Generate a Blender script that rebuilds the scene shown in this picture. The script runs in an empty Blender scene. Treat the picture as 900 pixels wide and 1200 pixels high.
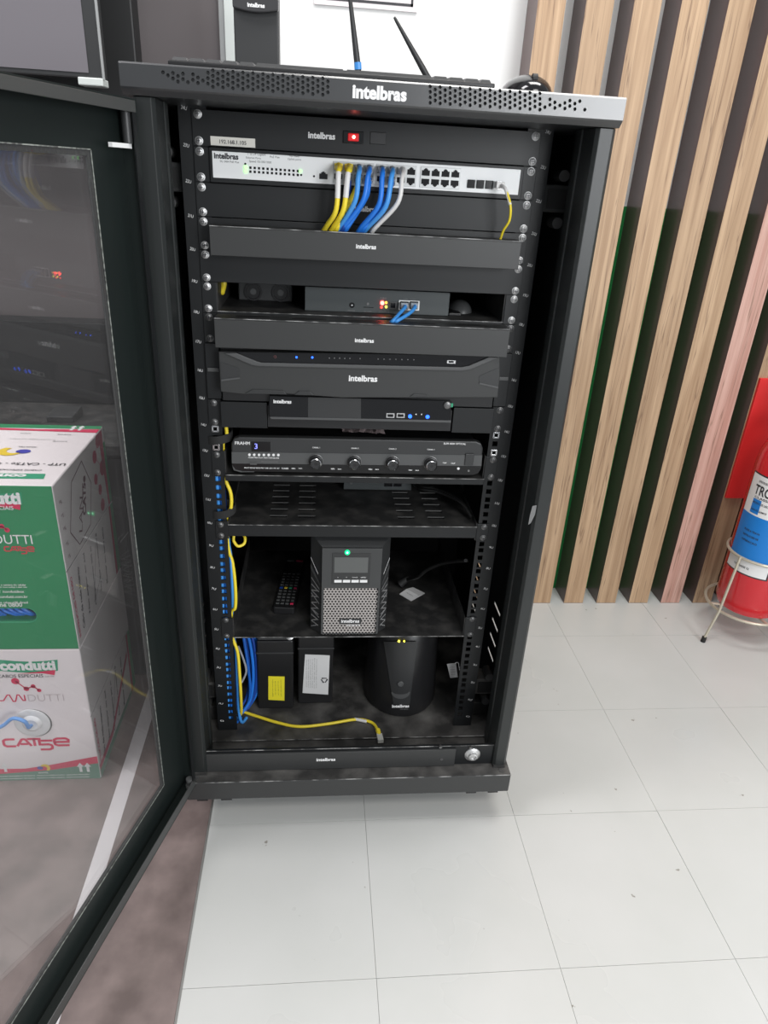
import bpy, bmesh, math, random
from mathutils import Vector, Matrix, Euler
random.seed(7)
SC = bpy.context.scene
COL = SC.collection

# ------------------------------------------------------------------ camera
CAM = Vector((-0.06948, -1.09288, 1.00051))
CROT = Euler((1.119885, -0.053395, -0.083433), 'XYZ')
FPX = 816.18
cd = bpy.data.cameras.new('camera'); cam = bpy.data.objects.new('camera', cd); COL.objects.link(cam)
cam.location = CAM; cam.rotation_euler = CROT
cd.sensor_fit = 'VERTICAL'; cd.sensor_height = 24.0; cd.lens = FPX * 24.0 / 1200.0
cd.clip_start = 0.02; cd.clip_end = 50
SC.camera = cam
# ------------------------------------------------------------------ view, world, lights
SC.view_settings.view_transform = 'Standard'; SC.view_settings.look = 'None'
SC.view_settings.gamma = 1.0; SC.view_settings.use_curve_mapping = False
SC.view_settings.exposure = 0.25
W = bpy.data.worlds.new('world'); SC.world = W; W.use_nodes = True
W.node_tree.nodes['Background'].inputs[0].default_value = (0.90, 0.95, 1.0, 1)
W.node_tree.nodes['Background'].inputs[1].default_value = 0.36

def area(name, loc, target, sx, sy, power, color=(1, 1, 1)):
    l = bpy.data.lights.new(name, 'AREA'); l.shape = 'RECTANGLE'; l.size = sx; l.size_y = sy
    l.energy = power; l.color = color
    o = bpy.data.objects.new(name, l); COL.objects.link(o); o.location = loc
    o.rotation_euler = (Vector(target) - Vector(loc)).to_track_quat('-Z', 'Y').to_euler()
    return o
area('ceiling_lamp', (0.5, 0.05, 2.65), (0.5, 0.05, 0), 1.2, 0.5, 26, (1.0, 0.98, 0.95))
area('ceiling_lamp', (-1.3, -0.4, 2.65), (-1.3, -0.4, 0), 1.2, 0.5, 34, (1.0, 0.97, 0.98))
area('ceiling_lamp', (0.6, -2.0, 2.65), (0.6, -2.0, 0), 1.2, 0.6, 26, (1.0, 0.98, 0.95))
area('window_light', (1.55, -3.0, 1.32), (0.3, 0.0, 1.0), 1.2, 1.3, 56, (0.96, 0.98, 1.0))

# ------------------------------------------------------------------ pixel of the photograph -> point in the room
_M = CROT.to_matrix()
def _ray(px, py): return _M @ Vector(((px - 450) / FPX, -(py - 600) / FPX, -1.0))
def at(px, py, Y):
    d = _ray(px, py); return CAM + d * ((Y - CAM.y) / d.y)
def atz(px, py, Z):
    d = _ray(px, py); return CAM + d * ((Z - CAM.z) / d.z)
def atx(px, py, X):
    d = _ray(px, py); return CAM + d * ((X - CAM.x) / d.x)
def fp(pts, Y):
    r = [at(x, y, Y) for x, y in pts]; return [(v.x, v.z) for v in r]
UH = 0.04445
def U(k): return (24 - k) * UH
ZF = -0.15

# ------------------------------------------------------------------ materials
MATS = {}
def mat(name, col, rough=0.5, metal=0.0, spec=0.5, noise=None, bump=None, emit=None, coat=0.0):
    m = bpy.data.materials.new(name); m.use_nodes = True
    nt = m.node_tree; b = nt.nodes['Principled BSDF']
    b.inputs['Base Color'].default_value = (*col, 1); b.inputs['Roughness'].default_value = rough
    b.inputs['Metallic'].default_value = metal; b.inputs['Specular IOR Level'].default_value = spec
    if coat: b.inputs['Coat Weight'].default_value = coat; b.inputs['Coat Roughness'].default_value = 0.08
    if emit: b.inputs['Emission Color'].default_value = (*emit[0], 1); b.inputs['Emission Strength'].default_value = emit[1]
    tc = nt.nodes.new('ShaderNodeTexCoord')
    if noise:                                    # (scale, second colour, low, high)
        n = nt.nodes.new('ShaderNodeTexNoise'); n.inputs['Scale'].default_value = noise[0]; n.inputs['Detail'].default_value = 6
        r = nt.nodes.new('ShaderNodeValToRGB'); r.color_ramp.elements[0].position = noise[2]; r.color_ramp.elements[1].position = noise[3]
        r.color_ramp.elements[0].color = (*col, 1); r.color_ramp.elements[1].color = (*noise[1], 1)
        nt.links.new(tc.outputs['Object'], n.inputs['Vector']); nt.links.new(n.outputs['Fac'], r.inputs[0])
        nt.links.new(r.outputs[0], b.inputs['Base Color'])
    if bump:
        n2 = nt.nodes.new('ShaderNodeTexNoise'); n2.inputs['Scale'].default_value = bump[0]
        bp = nt.nodes.new('ShaderNodeBump'); bp.inputs['Strength'].default_value = bump[1]; bp.inputs['Distance'].default_value = 0.001
        nt.links.new(tc.outputs['Object'], n2.inputs['Vector']); nt.links.new(n2.outputs['Fac'], bp.inputs['Height'])
        nt.links.new(bp.outputs[0], b.inputs['Normal'])
    MATS[name] = m
    return m
def glow(name, col, s): return mat(name, col, 0.4, emit=(col, s))

FLOORD = mat('dusty_rack_floor', (0.028, 0.027, 0.026), 0.6, noise=(22, (0.13, 0.125, 0.118), 0.38, 0.78), bump=(500, 0.35))
BLK = mat('black_powder_coat', (0.0155, 0.018, 0.0178), 0.40, bump=(900, 0.06))
COVER = mat('satin_black_cover', (0.030, 0.031, 0.033), 0.30, spec=1.0, bump=(900, 0.03))
DOORM = mat('green_black_door_steel', (0.0105, 0.0150, 0.0142), 0.45, spec=0.35, bump=(900, 0.05))
LIPM = mat('door_lip_grey', (0.055, 0.057, 0.056), 0.4)
BLKI = mat('black_inner_steel', (0.012, 0.0125, 0.013), 0.5, bump=(900, 0.06))
PANEL = mat('charcoal_panel', (0.034, 0.035, 0.035), 0.45, bump=(1200, 0.06))
PANEL2 = mat('black_panel', (0.0085, 0.0095, 0.0105), 0.45, spec=0.4, bump=(1200, 0.06))
DUSTY = mat('dusty_black_steel', (0.02, 0.02, 0.02), 0.55, noise=(28, (0.075, 0.072, 0.068), 0.45, 0.8), bump=(600, 0.12))
GREYDEV = mat('grey_device_steel', (0.06, 0.068, 0.07), 0.4, metal=0.2)
PLAST = mat('black_plastic', (0.012, 0.012, 0.013), 0.38, bump=(700, 0.05))
PLASTG = mat('gloss_black_plastic', (0.008, 0.008, 0.009), 0.12)
PLAST2 = mat('dark_grey_plastic', (0.03, 0.031, 0.032), 0.42, bump=(700, 0.06))
GREYP = mat('mid_grey_plastic', (0.075, 0.077, 0.078), 0.42)
WHITE = mat('white_print', (0.80, 0.80, 0.80), 0.5)
FAINT = mat('faint_grey_print', (0.16, 0.16, 0.16), 0.5)
DARKP = mat('dark_print', (0.03, 0.03, 0.035), 0.5)
SWW = mat('switch_white', (0.88, 0.89, 0.89), 0.4)
LABEL = mat('label_paper', (0.74, 0.72, 0.66), 0.6)
STEEL = mat('zinc_steel', (0.60, 0.60, 0.60), 0.42, metal=0.9)
DSTEEL = mat('dark_steel', (0.17, 0.17, 0.17), 0.4, metal=0.8)
CHROME = mat('chrome', (0.75, 0.75, 0.76), 0.12, metal=1.0)
GRILL = mat('grille_steel', (0.50, 0.47, 0.46), 0.36, metal=0.8)
YEL = mat('yellow_cable', (0.86, 0.68, 0.04), 0.4)
BLU = mat('blue_cable', (0.02, 0.19, 0.72), 0.38)
BLU2 = mat('light_blue_cable', (0.06, 0.30, 0.75), 0.38)
DBLU = mat('dark_blue_cable', (0.012, 0.06, 0.32), 0.38)
WCAB = mat('white_cable', (0.70, 0.69, 0.68), 0.4)
GCAB = mat('grey_cable', (0.30, 0.31, 0.33), 0.4)
BCAB = mat('black_cable', (0.012, 0.012, 0.012), 0.35)
CLEAR = mat('clear_plug', (0.30, 0.34, 0.38), 0.15)
REDL = glow('red_lamp', (1.0, 0.03, 0.02), 6)
GRNL = glow('green_lamp', (0.05, 1.0, 0.25), 5)
LGRN = glow('light_green_lamp', (0.30, 1.0, 0.25), 1.6)
BLUL = glow('blue_lamp', (0.015, 0.10, 1.0), 3.2)
YELL = glow('yellow_lamp', (1.0, 0.85, 0.05), 4)
ORGL = glow('orange_lamp', (1.0, 0.35, 0.03), 4)
PAPER = mat('paper', (0.62, 0.62, 0.62), 0.7)
PINKP = mat('pinkish_paper', (0.45, 0.36, 0.36), 0.7)
YELLAB = mat('yellow_sticker', (0.80, 0.70, 0.03), 0.5)
GREENB = mat('green_carton', (0.022, 0.245, 0.098), 0.5)
WHITEB = mat('white_carton', (0.80, 0.74, 0.75), 0.55)
SHADEB = mat('shaded_white_carton', (0.56, 0.54, 0.54), 0.6)  # carton white darkened for the side flaps, shade put into the colour
PINK = mat('crimson_print', (0.66, 0.03, 0.10), 0.5)
PINK2 = mat('dull_crimson_print', (0.42, 0.02, 0.08), 0.5)
GREENP = mat('logo_green_print', (0.03, 0.32, 0.17), 0.5)
SAGE = mat('sage_green_print', (0.12, 0.26, 0.19), 0.5)
BLUEP = mat('blue_print', (0.05, 0.05, 0.40), 0.5)
YELP = mat('yellow_print', (0.78, 0.56, 0.04), 0.5)
REDX = mat('extinguisher_red', (0.62, 0.010, 0.020), 0.25, coat=0.6)
REDS = mat('sign_red', (0.68, 0.025, 0.025), 0.4)
BLUEX = mat('label_blue', (0.01, 0.20, 0.62), 0.4)
WIRE = mat('cream_wire', (0.55, 0.50, 0.40), 0.3, metal=0.4)
RUBBER = mat('black_rubber', (0.01, 0.01, 0.01), 0.6)
ALU = mat('white_aluminium', (0.60, 0.64, 0.62), 0.4)
ALUD = mat('grey_aluminium', (0.30, 0.31, 0.31), 0.4)
SCREEN = mat('display_screen', (0.16, 0.15, 0.165), 0.35)  # room reflections on the switched-off screen put into this grey
WALLM = mat('white_paint', (0.80, 0.80, 0.79), 0.7, bump=(60, 0.1))
GRNW = mat('green_paint', (0.012, 0.22, 0.05), 0.5)
PARTN = mat('taupe_panel', (0.115, 0.102, 0.105), 0.5, noise=(3, (0.13, 0.115, 0.117), 0.3, 0.7))
def tile_mat():
    m = mat('grey_vinyl_tile', (0.55, 0.56, 0.535), 0.3); nt = m.node_tree; b = nt.nodes['Principled BSDF']
    ge = nt.nodes.new('ShaderNodeNewGeometry')
    def nz(sc, det):
        n = nt.nodes.new('ShaderNodeTexNoise'); n.inputs['Scale'].default_value = sc; n.inputs['Detail'].default_value = det
        nt.links.new(ge.outputs['Position'], n.inputs['Vector']); return n
    def ramp(n, p0, c0, p1, c1):
        q = nt.nodes.new('ShaderNodeValToRGB'); e = q.color_ramp.elements
        e[0].position = p0; e[0].color = (*c0, 1); e[1].position = p1; e[1].color = (*c1, 1)
        nt.links.new(n.outputs['Fac'], q.inputs[0]); return q
    a = ramp(nz(5, 5), 0.3, (0.545, 0.55, 0.53), 0.7, (0.585, 0.585, 0.57))
    sp = ramp(nz(38, 4), 0.735, (1, 1, 1), 0.755, (0.50, 0.47, 0.43))       # few small dirt marks
    mx = nt.nodes.new('ShaderNodeMix'); mx.data_type = 'RGBA'; mx.blend_type = 'MULTIPLY'; mx.inputs[0].default_value = 1.0
    nt.links.new(a.outputs[0], mx.inputs[6]); nt.links.new(sp.outputs[0], mx.inputs[7]); nt.links.new(mx.outputs[2], b.inputs['Base Color'])
    rr = ramp(nz(3, 4), 0.35, (0.26, 0.26, 0.26), 0.7, (0.42, 0.42, 0.42)); nt.links.new(rr.outputs[0], b.inputs['Roughness'])
    bp = nt.nodes.new('ShaderNodeBump'); bp.inputs['Strength'].default_value = 0.06; bp.inputs['Distance'].default_value = 0.001
    nt.links.new(nz(18, 3).outputs['Fac'], bp.inputs['Height']); nt.links.new(bp.outputs[0], b.inputs['Normal'])
    return m
TILE = tile_mat()
EDGEHL = mat('painted_highlight', (0.05, 0.05, 0.05), 0.45, noise=(45, (0.42, 0.42, 0.41), 0.42, 0.62))  # patchy light grey for highlights painted along front edges
GROUT = mat('tile_joint', (0.30, 0.30, 0.29), 0.8)
VINYL = mat('brown_vinyl', (0.145, 0.109, 0.102), 0.5, noise=(15, (0.265, 0.205, 0.192), 0.32, 0.74), bump=(60, 0.15))
TAPE = mat('white_tape', (0.72, 0.68, 0.69), 0.4)
LAM = mat('dark_laminate', (0.125, 0.078, 0.073), 0.28)
VELC = mat('black_velcro', (0.02, 0.02, 0.02), 0.9)

def wood(name, lo, hi):
    m = bpy.data.materials.new(name); m.use_nodes = True; nt = m.node_tree; b = nt.nodes['Principled BSDF']
    b.inputs['Roughness'].default_value = 0.5
    tc = nt.nodes.new('ShaderNodeTexCoord'); oi = nt.nodes.new('ShaderNodeObjectInfo')
    off = nt.nodes.new('ShaderNodeVectorMath'); off.operation = 'SCALE'; off.inputs[3].default_value = 9.0
    comb = nt.nodes.new('ShaderNodeCombineXYZ')
    for i in range(3): nt.links.new(oi.outputs['Random'], comb.inputs[i])
    nt.links.new(comb.outputs[0], off.inputs[0])
    add = nt.nodes.new('ShaderNodeVectorMath'); add.operation = 'ADD'
    nt.links.new(tc.outputs['Object'], add.inputs[0]); nt.links.new(off.outputs[0], add.inputs[1])
    def grain(sx, sz, detail, dist):
        mp = nt.nodes.new('ShaderNodeMapping'); mp.inputs['Scale'].default_value = (sx, sx, sz)
        nt.links.new(add.outputs[0], mp.inputs[0])
        n = nt.nodes.new('ShaderNodeTexNoise'); n.inputs['Scale'].default_value = 1.0; n.inputs['Detail'].default_value = detail; n.inputs['Distortion'].default_value = dist
        nt.links.new(mp.outputs[0], n.inputs['Vector']); return n
    n1 = grain(90, 3.0, 5, 0.3); n2 = grain(52, 1.5, 3, 0.5); n3 = grain(420, 14, 3, 0)
    r1 = nt.nodes.new('ShaderNodeValToRGB'); e = r1.color_ramp.elements
    e[0].position = 0.3; e[0].color = lo; e[1].position = 0.7; e[1].color = hi
    nt.links.new(n1.outputs['Fac'], r1.inputs[0])
    r2 = nt.nodes.new('ShaderNodeValToRGB'); e = r2.color_ramp.elements        # thin dark cracks along the grain
    e[0].position = 0.482; e[0].color = (0, 0, 0, 1); e[1].position = 0.5; e[1].color = (1, 1, 1, 1)
    k = r2.color_ramp.elements.new(0.518); k.color = (0, 0, 0, 1)
    nt.links.new(n2.outputs['Fac'], r2.inputs[0])
    mx = nt.nodes.new('ShaderNodeMix'); mx.data_type = 'RGBA'; mx.inputs[7].default_value = (0.14, 0.075, 0.04, 1)
    mul = nt.nodes.new('ShaderNodeMath'); mul.operation = 'MULTIPLY'
    nt.links.new(r2.outputs[0], mul.inputs[0]); nt.links.new(n3.outputs['Fac'], mul.inputs[1])
    mul2 = nt.nodes.new('ShaderNodeMath'); mul2.operation = 'MULTIPLY'; mul2.use_clamp = True; mul2.inputs[1].default_value = 1.25
    nt.links.new(mul.outputs[0], mul2.inputs[0]); nt.links.new(mul2.outputs[0], mx.inputs[0]); nt.links.new(r1.outputs[0], mx.inputs[6])
    hs = nt.nodes.new('ShaderNodeHueSaturation')
    vr = nt.nodes.new('ShaderNodeMapRange'); vr.inputs[3].default_value = 0.9; vr.inputs[4].default_value = 1.08
    nt.links.new(oi.outputs['Random'], vr.inputs[0]); nt.links.new(vr.outputs[0], hs.inputs['Value'])
    nt.links.new(mx.outputs[2], hs.inputs['Color']); nt.links.new(hs.outputs[0], b.inputs['Base Color'])
    return m
OAK = wood('oak_laminate', (0.33, 0.205, 0.115, 1), (0.52, 0.355, 0.22, 1)); OAKP = wood('rosy_oak_laminate', (0.40, 0.205, 0.16, 1), (0.56, 0.35, 0.29, 1))

def glass(name, tint, dust):
    m = bpy.data.materials.new(name); m.use_nodes = True; nt = m.node_tree
    for n in list(nt.nodes):
        if n.type == 'BSDF_PRINCIPLED': nt.nodes.remove(n)
    out = nt.nodes['Material Output']
    tr = nt.nodes.new('ShaderNodeBsdfTransparent'); tr.inputs[0].default_value = (*tint, 1)
    gl = nt.nodes.new('ShaderNodeBsdfGlossy'); gl.inputs['Roughness'].default_value = 0.0
    fr = nt.nodes.new('ShaderNodeFresnel')
    ge = nt.nodes.new('ShaderNodeNewGeometry'); mr = nt.nodes.new('ShaderNodeMapRange'); mr.inputs[3].default_value = 1.52; mr.inputs[4].default_value = 1 / 1.52
    nt.links.new(ge.outputs['Backfacing'], mr.inputs[0]); nt.links.new(mr.outputs[0], fr.inputs[0])
    m1 = nt.nodes.new('ShaderNodeMixShader'); nt.links.new(fr.outputs[0], m1.inputs[0]); nt.links.new(tr.outputs[0], m1.inputs[1]); nt.links.new(gl.outputs[0], m1.inputs[2])
    df = nt.nodes.new('ShaderNodeBsdfDiffuse'); df.inputs[0].default_value = (0.75, 0.72, 0.72, 1)
    m2 = nt.nodes.new('ShaderNodeMixShader'); m2.inputs[0].default_value = dust
    nt.links.new(m1.outputs[0], m2.inputs[1]); nt.links.new(df.outputs[0], m2.inputs[2]); nt.links.new(m2.outputs[0], out.inputs[0])
    return m
EDGING = mat('silicone_edge', (0.34, 0.36, 0.33), 0.35, noise=(160, (0.08, 0.08, 0.08), 0.4, 0.65), bump=(300, 0.6))
GLASS = glass('dusty_door_glass', (0.97, 0.97, 0.97), 0.018)

# ------------------------------------------------------------------ mesh building
def base(o):
    v = Vector((0, 0, 0))
    while o is not None: v += o.location; o = o.parent
    return v
_TXT = {}
def text_geo(s, bold):
    key = (s, bold)
    if key not in _TXT:
        c = bpy.data.curves.new('t', 'FONT'); c.body = s; c.size = 1.0; c.offset = bold; c.resolution_u = 3
        o = bpy.data.objects.new('t', c); me = bpy.data.meshes.new_from_object(o)
        vs = [(v.co.x, v.co.y) for v in me.vertices]; fs = [tuple(p.vertices) for p in me.polygons]
        bpy.data.objects.remove(o); bpy.data.curves.remove(c); bpy.data.meshes.remove(me)
        xs = [v[0] for v in vs] or [0]; ys = [v[1] for v in vs] or [0]
        _TXT[key] = (vs, fs, min(xs), max(xs), min(ys), max(ys))
    return _TXT[key]

def smooth_path(pts, n=6):
    P = [Vector(p) for p in pts]
    if len(P) < 3: return P
    out = []
    for i in range(len(P) - 1):
        p0 = P[max(i - 1, 0)]; p1 = P[i]; p2 = P[i + 1]; p3 = P[min(i + 2, len(P) - 1)]
        for j in range(n):
            t = j / n
            out.append(0.5 * ((2 * p1) + (p2 - p0) * t + (2 * p0 - 5 * p1 + 4 * p2 - p3) * t * t + (3 * p1 - p0 - 3 * p2 + p3) * t ** 3))
    out.append(P[-1]); return out

class MB:
    def __init__(s): s.v = []; s.f = []; s.m = []
    def add(s, vs, fs, mi=0):
        o = len(s.v); s.v += [Vector(v) for v in vs]
        for f in fs: s.f.append(tuple(i + o for i in f)); s.m.append(mi)
        return s
    def box(s, a, b, mi=0):
        x0, y0, z0 = [min(a[i], b[i]) for i in range(3)]; x1, y1, z1 = [max(a[i], b[i]) for i in range(3)]
        return s.add([(x0, y0, z0), (x1, y0, z0), (x1, y1, z0), (x0, y1, z0), (x0, y0, z1), (x1, y0, z1), (x1, y1, z1), (x0, y1, z1)],
                     [(0, 3, 2, 1), (4, 5, 6, 7), (0, 1, 5, 4), (1, 2, 6, 5), (2, 3, 7, 6), (3, 0, 4, 7)], mi)
    def hexa(s, p, mi=0):                        # eight corners, bottom ring then top ring
        return s.add(p, [(0, 3, 2, 1), (4, 5, 6, 7), (0, 1, 5, 4), (1, 2, 6, 5), (2, 3, 7, 6), (3, 0, 4, 7)], mi)
    def prism(s, pts, y0, y1, mi=0):             # polygon in x,z run from y0 to y1
        n = len(pts); v = [(x, y0, z) for x, z in pts] + [(x, y1, z) for x, z in pts]
        f = [tuple(range(n)), tuple(range(2 * n - 1, n - 1, -1))] + [(i, i + n, (i + 1) % n + n, (i + 1) % n) for i in range(n)]
        return s.add(v, f, mi)
    def prismz(s, pts, z0, z1, mi=0):            # polygon in x,y run from z0 to z1
        n = len(pts); v = [(x, y, z0) for x, y in pts] + [(x, y, z1) for x, y in pts]
        f = [tuple(range(n - 1, -1, -1)), tuple(range(n, 2 * n))] + [(i, (i + 1) % n, (i + 1) % n + n, i + n) for i in range(n)]
        return s.add(v, f, mi)
    def prismx(s, pts, x0, x1, mi=0):            # polygon in y,z run from x0 to x1
        n = len(pts); v = [(x0, y, z) for y, z in pts] + [(x1, y, z) for y, z in pts]
        f = [tuple(range(n)), tuple(range(2 * n - 1, n - 1, -1))] + [(i, i + n, (i + 1) % n + n, (i + 1) % n) for i in range(n)]
        return s.add(v, f, mi)
    def cyl(s, p0, p1, r0, r1=None, n=16, mi=0):
        p0 = Vector(p0); p1 = Vector(p1); r1 = r0 if r1 is None else r1
        q = (p1 - p0).to_track_quat('Z', 'Y'); v = []
        for p, r in ((p0, r0), (p1, r1)):
            v += [p + q @ Vector((r * math.cos(2 * math.pi * i / n), r * math.sin(2 * math.pi * i / n), 0)) for i in range(n)]
        f = [(i, (i + 1) % n, (i + 1) % n + n, i + n) for i in range(n)] + [tuple(range(n - 1, -1, -1)), tuple(range(n, 2 * n))]
        return s.add(v, f, mi)
    def lathe(s, prof, c, ax=(0, 0, 1), n=24, mi=0, caps=True):   # (radius, height) along an axis
        c = Vector(c); q = Vector(ax).to_track_quat('Z', 'Y'); v = []; f = []
        for r, h in prof:
            v += [c + q @ Vector((r * math.cos(2 * math.pi * i / n), r * math.sin(2 * math.pi * i / n), h)) for i in range(n)]
        for k in range(len(prof) - 1):
            f += [(k * n + i, k * n + (i + 1) % n, (k + 1) * n + (i + 1) % n, (k + 1) * n + i) for i in range(n)]
        if caps: f += [tuple(range(n - 1, -1, -1)), tuple(range((len(prof) - 1) * n, len(prof) * n))]
        return s.add(v, f, mi)
    def tube(s, pts, r, n=8, sm=6, mi=0, closed=False):
        P = smooth_path(pts, sm) if sm else [Vector(p) for p in pts]
        v = []; f = []; N = len(P); prev = None
        for i, p in enumerate(P):
            t = (P[(i + 1) % N] - P[i - 1]) if closed else (P[min(i + 1, N - 1)] - P[max(i - 1, 0)])
            t = t.normalized() if t.length > 1e-9 else Vector((0, 0, 1))
            if prev is None:
                a = t.orthogonal().normalized()
            else:
                a = prev - t * prev.dot(t); a = a.normalized() if a.length > 1e-6 else t.orthogonal().normalized()
            prev = a; b = t.cross(a)
            rr = r[i] if isinstance(r, (list, tuple)) else r
            v += [p + a * (rr * math.cos(2 * math.pi * k / n)) + b * (rr * math.sin(2 * math.pi * k / n)) for k in range(n)]
        for i in range(N if closed else N - 1):
            j = (i + 1) % N
            f += [(i * n + k, i * n + (k + 1) % n, j * n + (k + 1) % n, j * n + k) for k in range(n)]
        if not closed: f += [tuple(range(n - 1, -1, -1)), tuple(range((N - 1) * n, N * n))]
        return s.add(v, f, mi)
    def ellipsoid(s, c, rx, ry, rz, n=16, m=10, half=False, mi=0):
        v = []; f = []; c = Vector(c); lo = 0.0 if half else -math.pi / 2
        for j in range(m + 1):
            t = lo + (math.pi / 2 - lo) * j / m
            v += [c + Vector((rx * math.cos(t) * math.cos(2 * math.pi * i / n), ry * math.cos(t) * math.sin(2 * math.pi * i / n), rz * math.sin(t))) for i in range(n)]
        for j in range(m):
            f += [(j * n + i, j * n + (i + 1) % n, (j + 1) * n + (i + 1) % n, (j + 1) * n + i) for i in range(n)]
        f.append(tuple(range(n - 1, -1, -1)))
        return s.add(v, f, mi)
    def text(s, t, O, width=None, height=None, bold=0.0, Ux=(1, 0, 0), Vx=(0, 0, 1), mi=0):   # flat print centred on O
        vs, fs, x0, x1, y0, y1 = text_geo(t, bold)
        k = width / (x1 - x0) if width else height / (y1 - y0)
        kv = height / (y1 - y0) if height else k
        O = Vector(O); Ux = Vector(Ux); Vx = Vector(Vx)
        return s.add([O + Ux * ((x - (x0 + x1) / 2) * k) + Vx * ((y - (y0 + y1) / 2) * kv) for x, y in vs], fs, mi)
    def build(s, name, m, parent=None, smooth=False, bevel=0.0, local=False, seg=2):
        off = Vector((0, 0, 0)) if (local or parent is None) else base(parent)
        me = bpy.data.meshes.new(name); me.from_pydata([tuple(v - off) for v in s.v], [], s.f)
        ms = m if isinstance(m, (list, tuple)) else [m]
        for k in ms: me.materials.append(k)
        if len(ms) > 1: me.polygons.foreach_set('material_index', s.m)
        bm = bmesh.new(); bm.from_mesh(me); bmesh.ops.recalc_face_normals(bm, faces=bm.faces); bm.to_mesh(me); bm.free()
        o = bpy.data.objects.new(name, me); COL.objects.link(o)
        if parent is not None: o.parent = parent
        if smooth:
            me.polygons.foreach_set('use_smooth', [True] * len(me.polygons))
            try: me.set_sharp_from_angle(angle=math.radians(40))
            except Exception: pass
        if bevel:
            b = o.modifiers.new('bevel', 'BEVEL'); b.width = bevel; b.segments = seg; b.limit_method = 'ANGLE'; b.angle_limit = math.radians(40)
        return o
def flat(name, m, parent, polys, local=False):   # print: planar polygons given as lists of points
    b = MB()
    for p in polys: b.add(p, [tuple(range(len(p)))])
    return b.build(name, m, parent, local=local)

def cut(o, cutter):                              # cut holes once, keep plain mesh
    co = cutter.build('cutter', BLK)
    co.location = base(o.parent) * -1 if o.parent else (0, 0, 0)
    co.location = Vector((0, 0, 0)); o_off = base(o.parent) if o.parent else Vector((0, 0, 0))
    co.data.transform(Matrix.Translation(-o_off)); 
    par = o.parent; o.parent = None; 
    mods = [m for m in o.modifiers]
    b = o.modifiers.new('cut', 'BOOLEAN'); b.object = co; b.operation = 'DIFFERENCE'; b.solver = 'EXACT'
    if mods: o.modifiers.move(len(o.modifiers) - 1, 0)
    for m in mods: m.show_viewport = False
    bpy.context.view_layer.update()
    dg = bpy.context.evaluated_depsgraph_get()
    me = bpy.data.meshes.new_from_object(o.evaluated_get(dg)); me.name = o.data.name
    o.modifiers.remove(b); o.data = me
    for m in mods: m.show_viewport = True
    o.parent = par
    bpy.data.objects.remove(co)
    return o

def edge_highlight(x0, x1, y, z, parent, h=0.0007):  # thin light strip painting a bright highlight along a front edge
    return MB().box((x0, y - 0.0003, z - h), (x1, y + 0.0008, z + 0.0002)).build('painted_highlight', EDGEHL, parent)
def tag(o, label, cat, group=None, kind=None):
    if label: o['label'] = label
    if cat: o['category'] = cat
    if group: o['group'] = group
    if kind: o['kind'] = kind
    return o
def thing(name, loc, label, cat, group=None, rot=None):
    o = bpy.data.objects.new(name, None); COL.objects.link(o); o.empty_display_size = 0.02
    o.location = loc
    if rot: o.rotation_euler = rot
    return tag(o, label, cat, group)
def struct(o): o['kind'] = 'structure'; return o
def dup(src, name, parent, loc):
    o = src.copy(); o.name = name; COL.objects.link(o); o.parent = parent; o.location = loc; return o

# screws: one mesh each, copied
def _screw_mesh(m, cm):
    b = MB(); b.lathe([(0.0056, 0), (0.0056, 0.0008), (0.0047, 0.0010), (0.0044, 0.0024), (0.0030, 0.0034), (0.0012, 0.0037)], (0, 0, 0), (0, -1, 0), 14)
    b.box((-0.0026, -0.0040, -0.0005), (0.0026, -0.0030, 0.0005), 1); b.box((-0.0005, -0.0040, -0.0026), (0.0005, -0.0030, 0.0026), 1)
    o = b.build('screw', [m, cm], None, smooth=True); me = o.data; bpy.data.objects.remove(o); return me
SCREW = _screw_mesh(STEEL, DARKP); SCREWD = _screw_mesh(DSTEEL, DARKP)
def screw(parent, x, z, y=-0.003, dark=False):
    o = bpy.data.objects.new('screw', SCREWD if dark else SCREW); COL.objects.link(o); o.parent = parent
    o.location = Vector((x, y, z)) - base(parent)
    return o
def unit_screws(parent, k, kb=None, y=-0.003, dark=False, xs=(-0.2325, 0.2325)):
    kb = k + 1 if kb is None else kb
    for x in xs:
        screw(parent, x, U(k) - 0.00635, y, dark); screw(parent, x, U(kb) + 0.00635, y, dark)
def logo(parent, px, py, Y, w, m=None, bold=0.035):
    c = at(px, py, Y); b = MB(); b.text('intelbras', (c.x, Y - 0.0003, c.z), width=w, bold=bold)
    return b.build('logo', m or WHITE, parent)

# ================================================================== the room
floor = struct(MB().box((-2.2, -2.0, ZF - 0.05), (2.6, 0.9, ZF - 0.003)).build('floor', GROUT))
T0x, T0y, TP = 0.036, -0.123, 0.302
tm = None
for i in range(-1, 7):
    for j in range(-4, 3):
        x0 = T0x + TP * i; y0 = T0y + TP * j
        if tm is None:
            g = 0.00032
            t = MB().box((g, g, -0.003), (TP - g, TP - g, 0)).build('tile', TILE, None); tm = t.data; bpy.data.objects.remove(t)
        if i == -1:
            x0a = -0.275
        o = bpy.data.objects.new('tile', tm); COL.objects.link(o); o.parent = floor
        o.location = (x0, y0, ZF + random.uniform(-0.0002, 0.0))
        o.rotation_euler = (random.uniform(-0.0006, 0.0006), random.uniform(-0.0006, 0.0006), 0)
MB().box((-2.2, -2.0, ZF - 0.003), (-0.270, 0.72, ZF + 0.0012)).build('vinyl_sheet', VINYL, floor)
tag(MB().box((-0.466, -1.6, ZF + 0.0012), (-0.437, 0.30, ZF + 0.0018)).build('floor_tape', TAPE), 'long white tape strip stuck to the brown floor beside the carton', 'tape')

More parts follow.
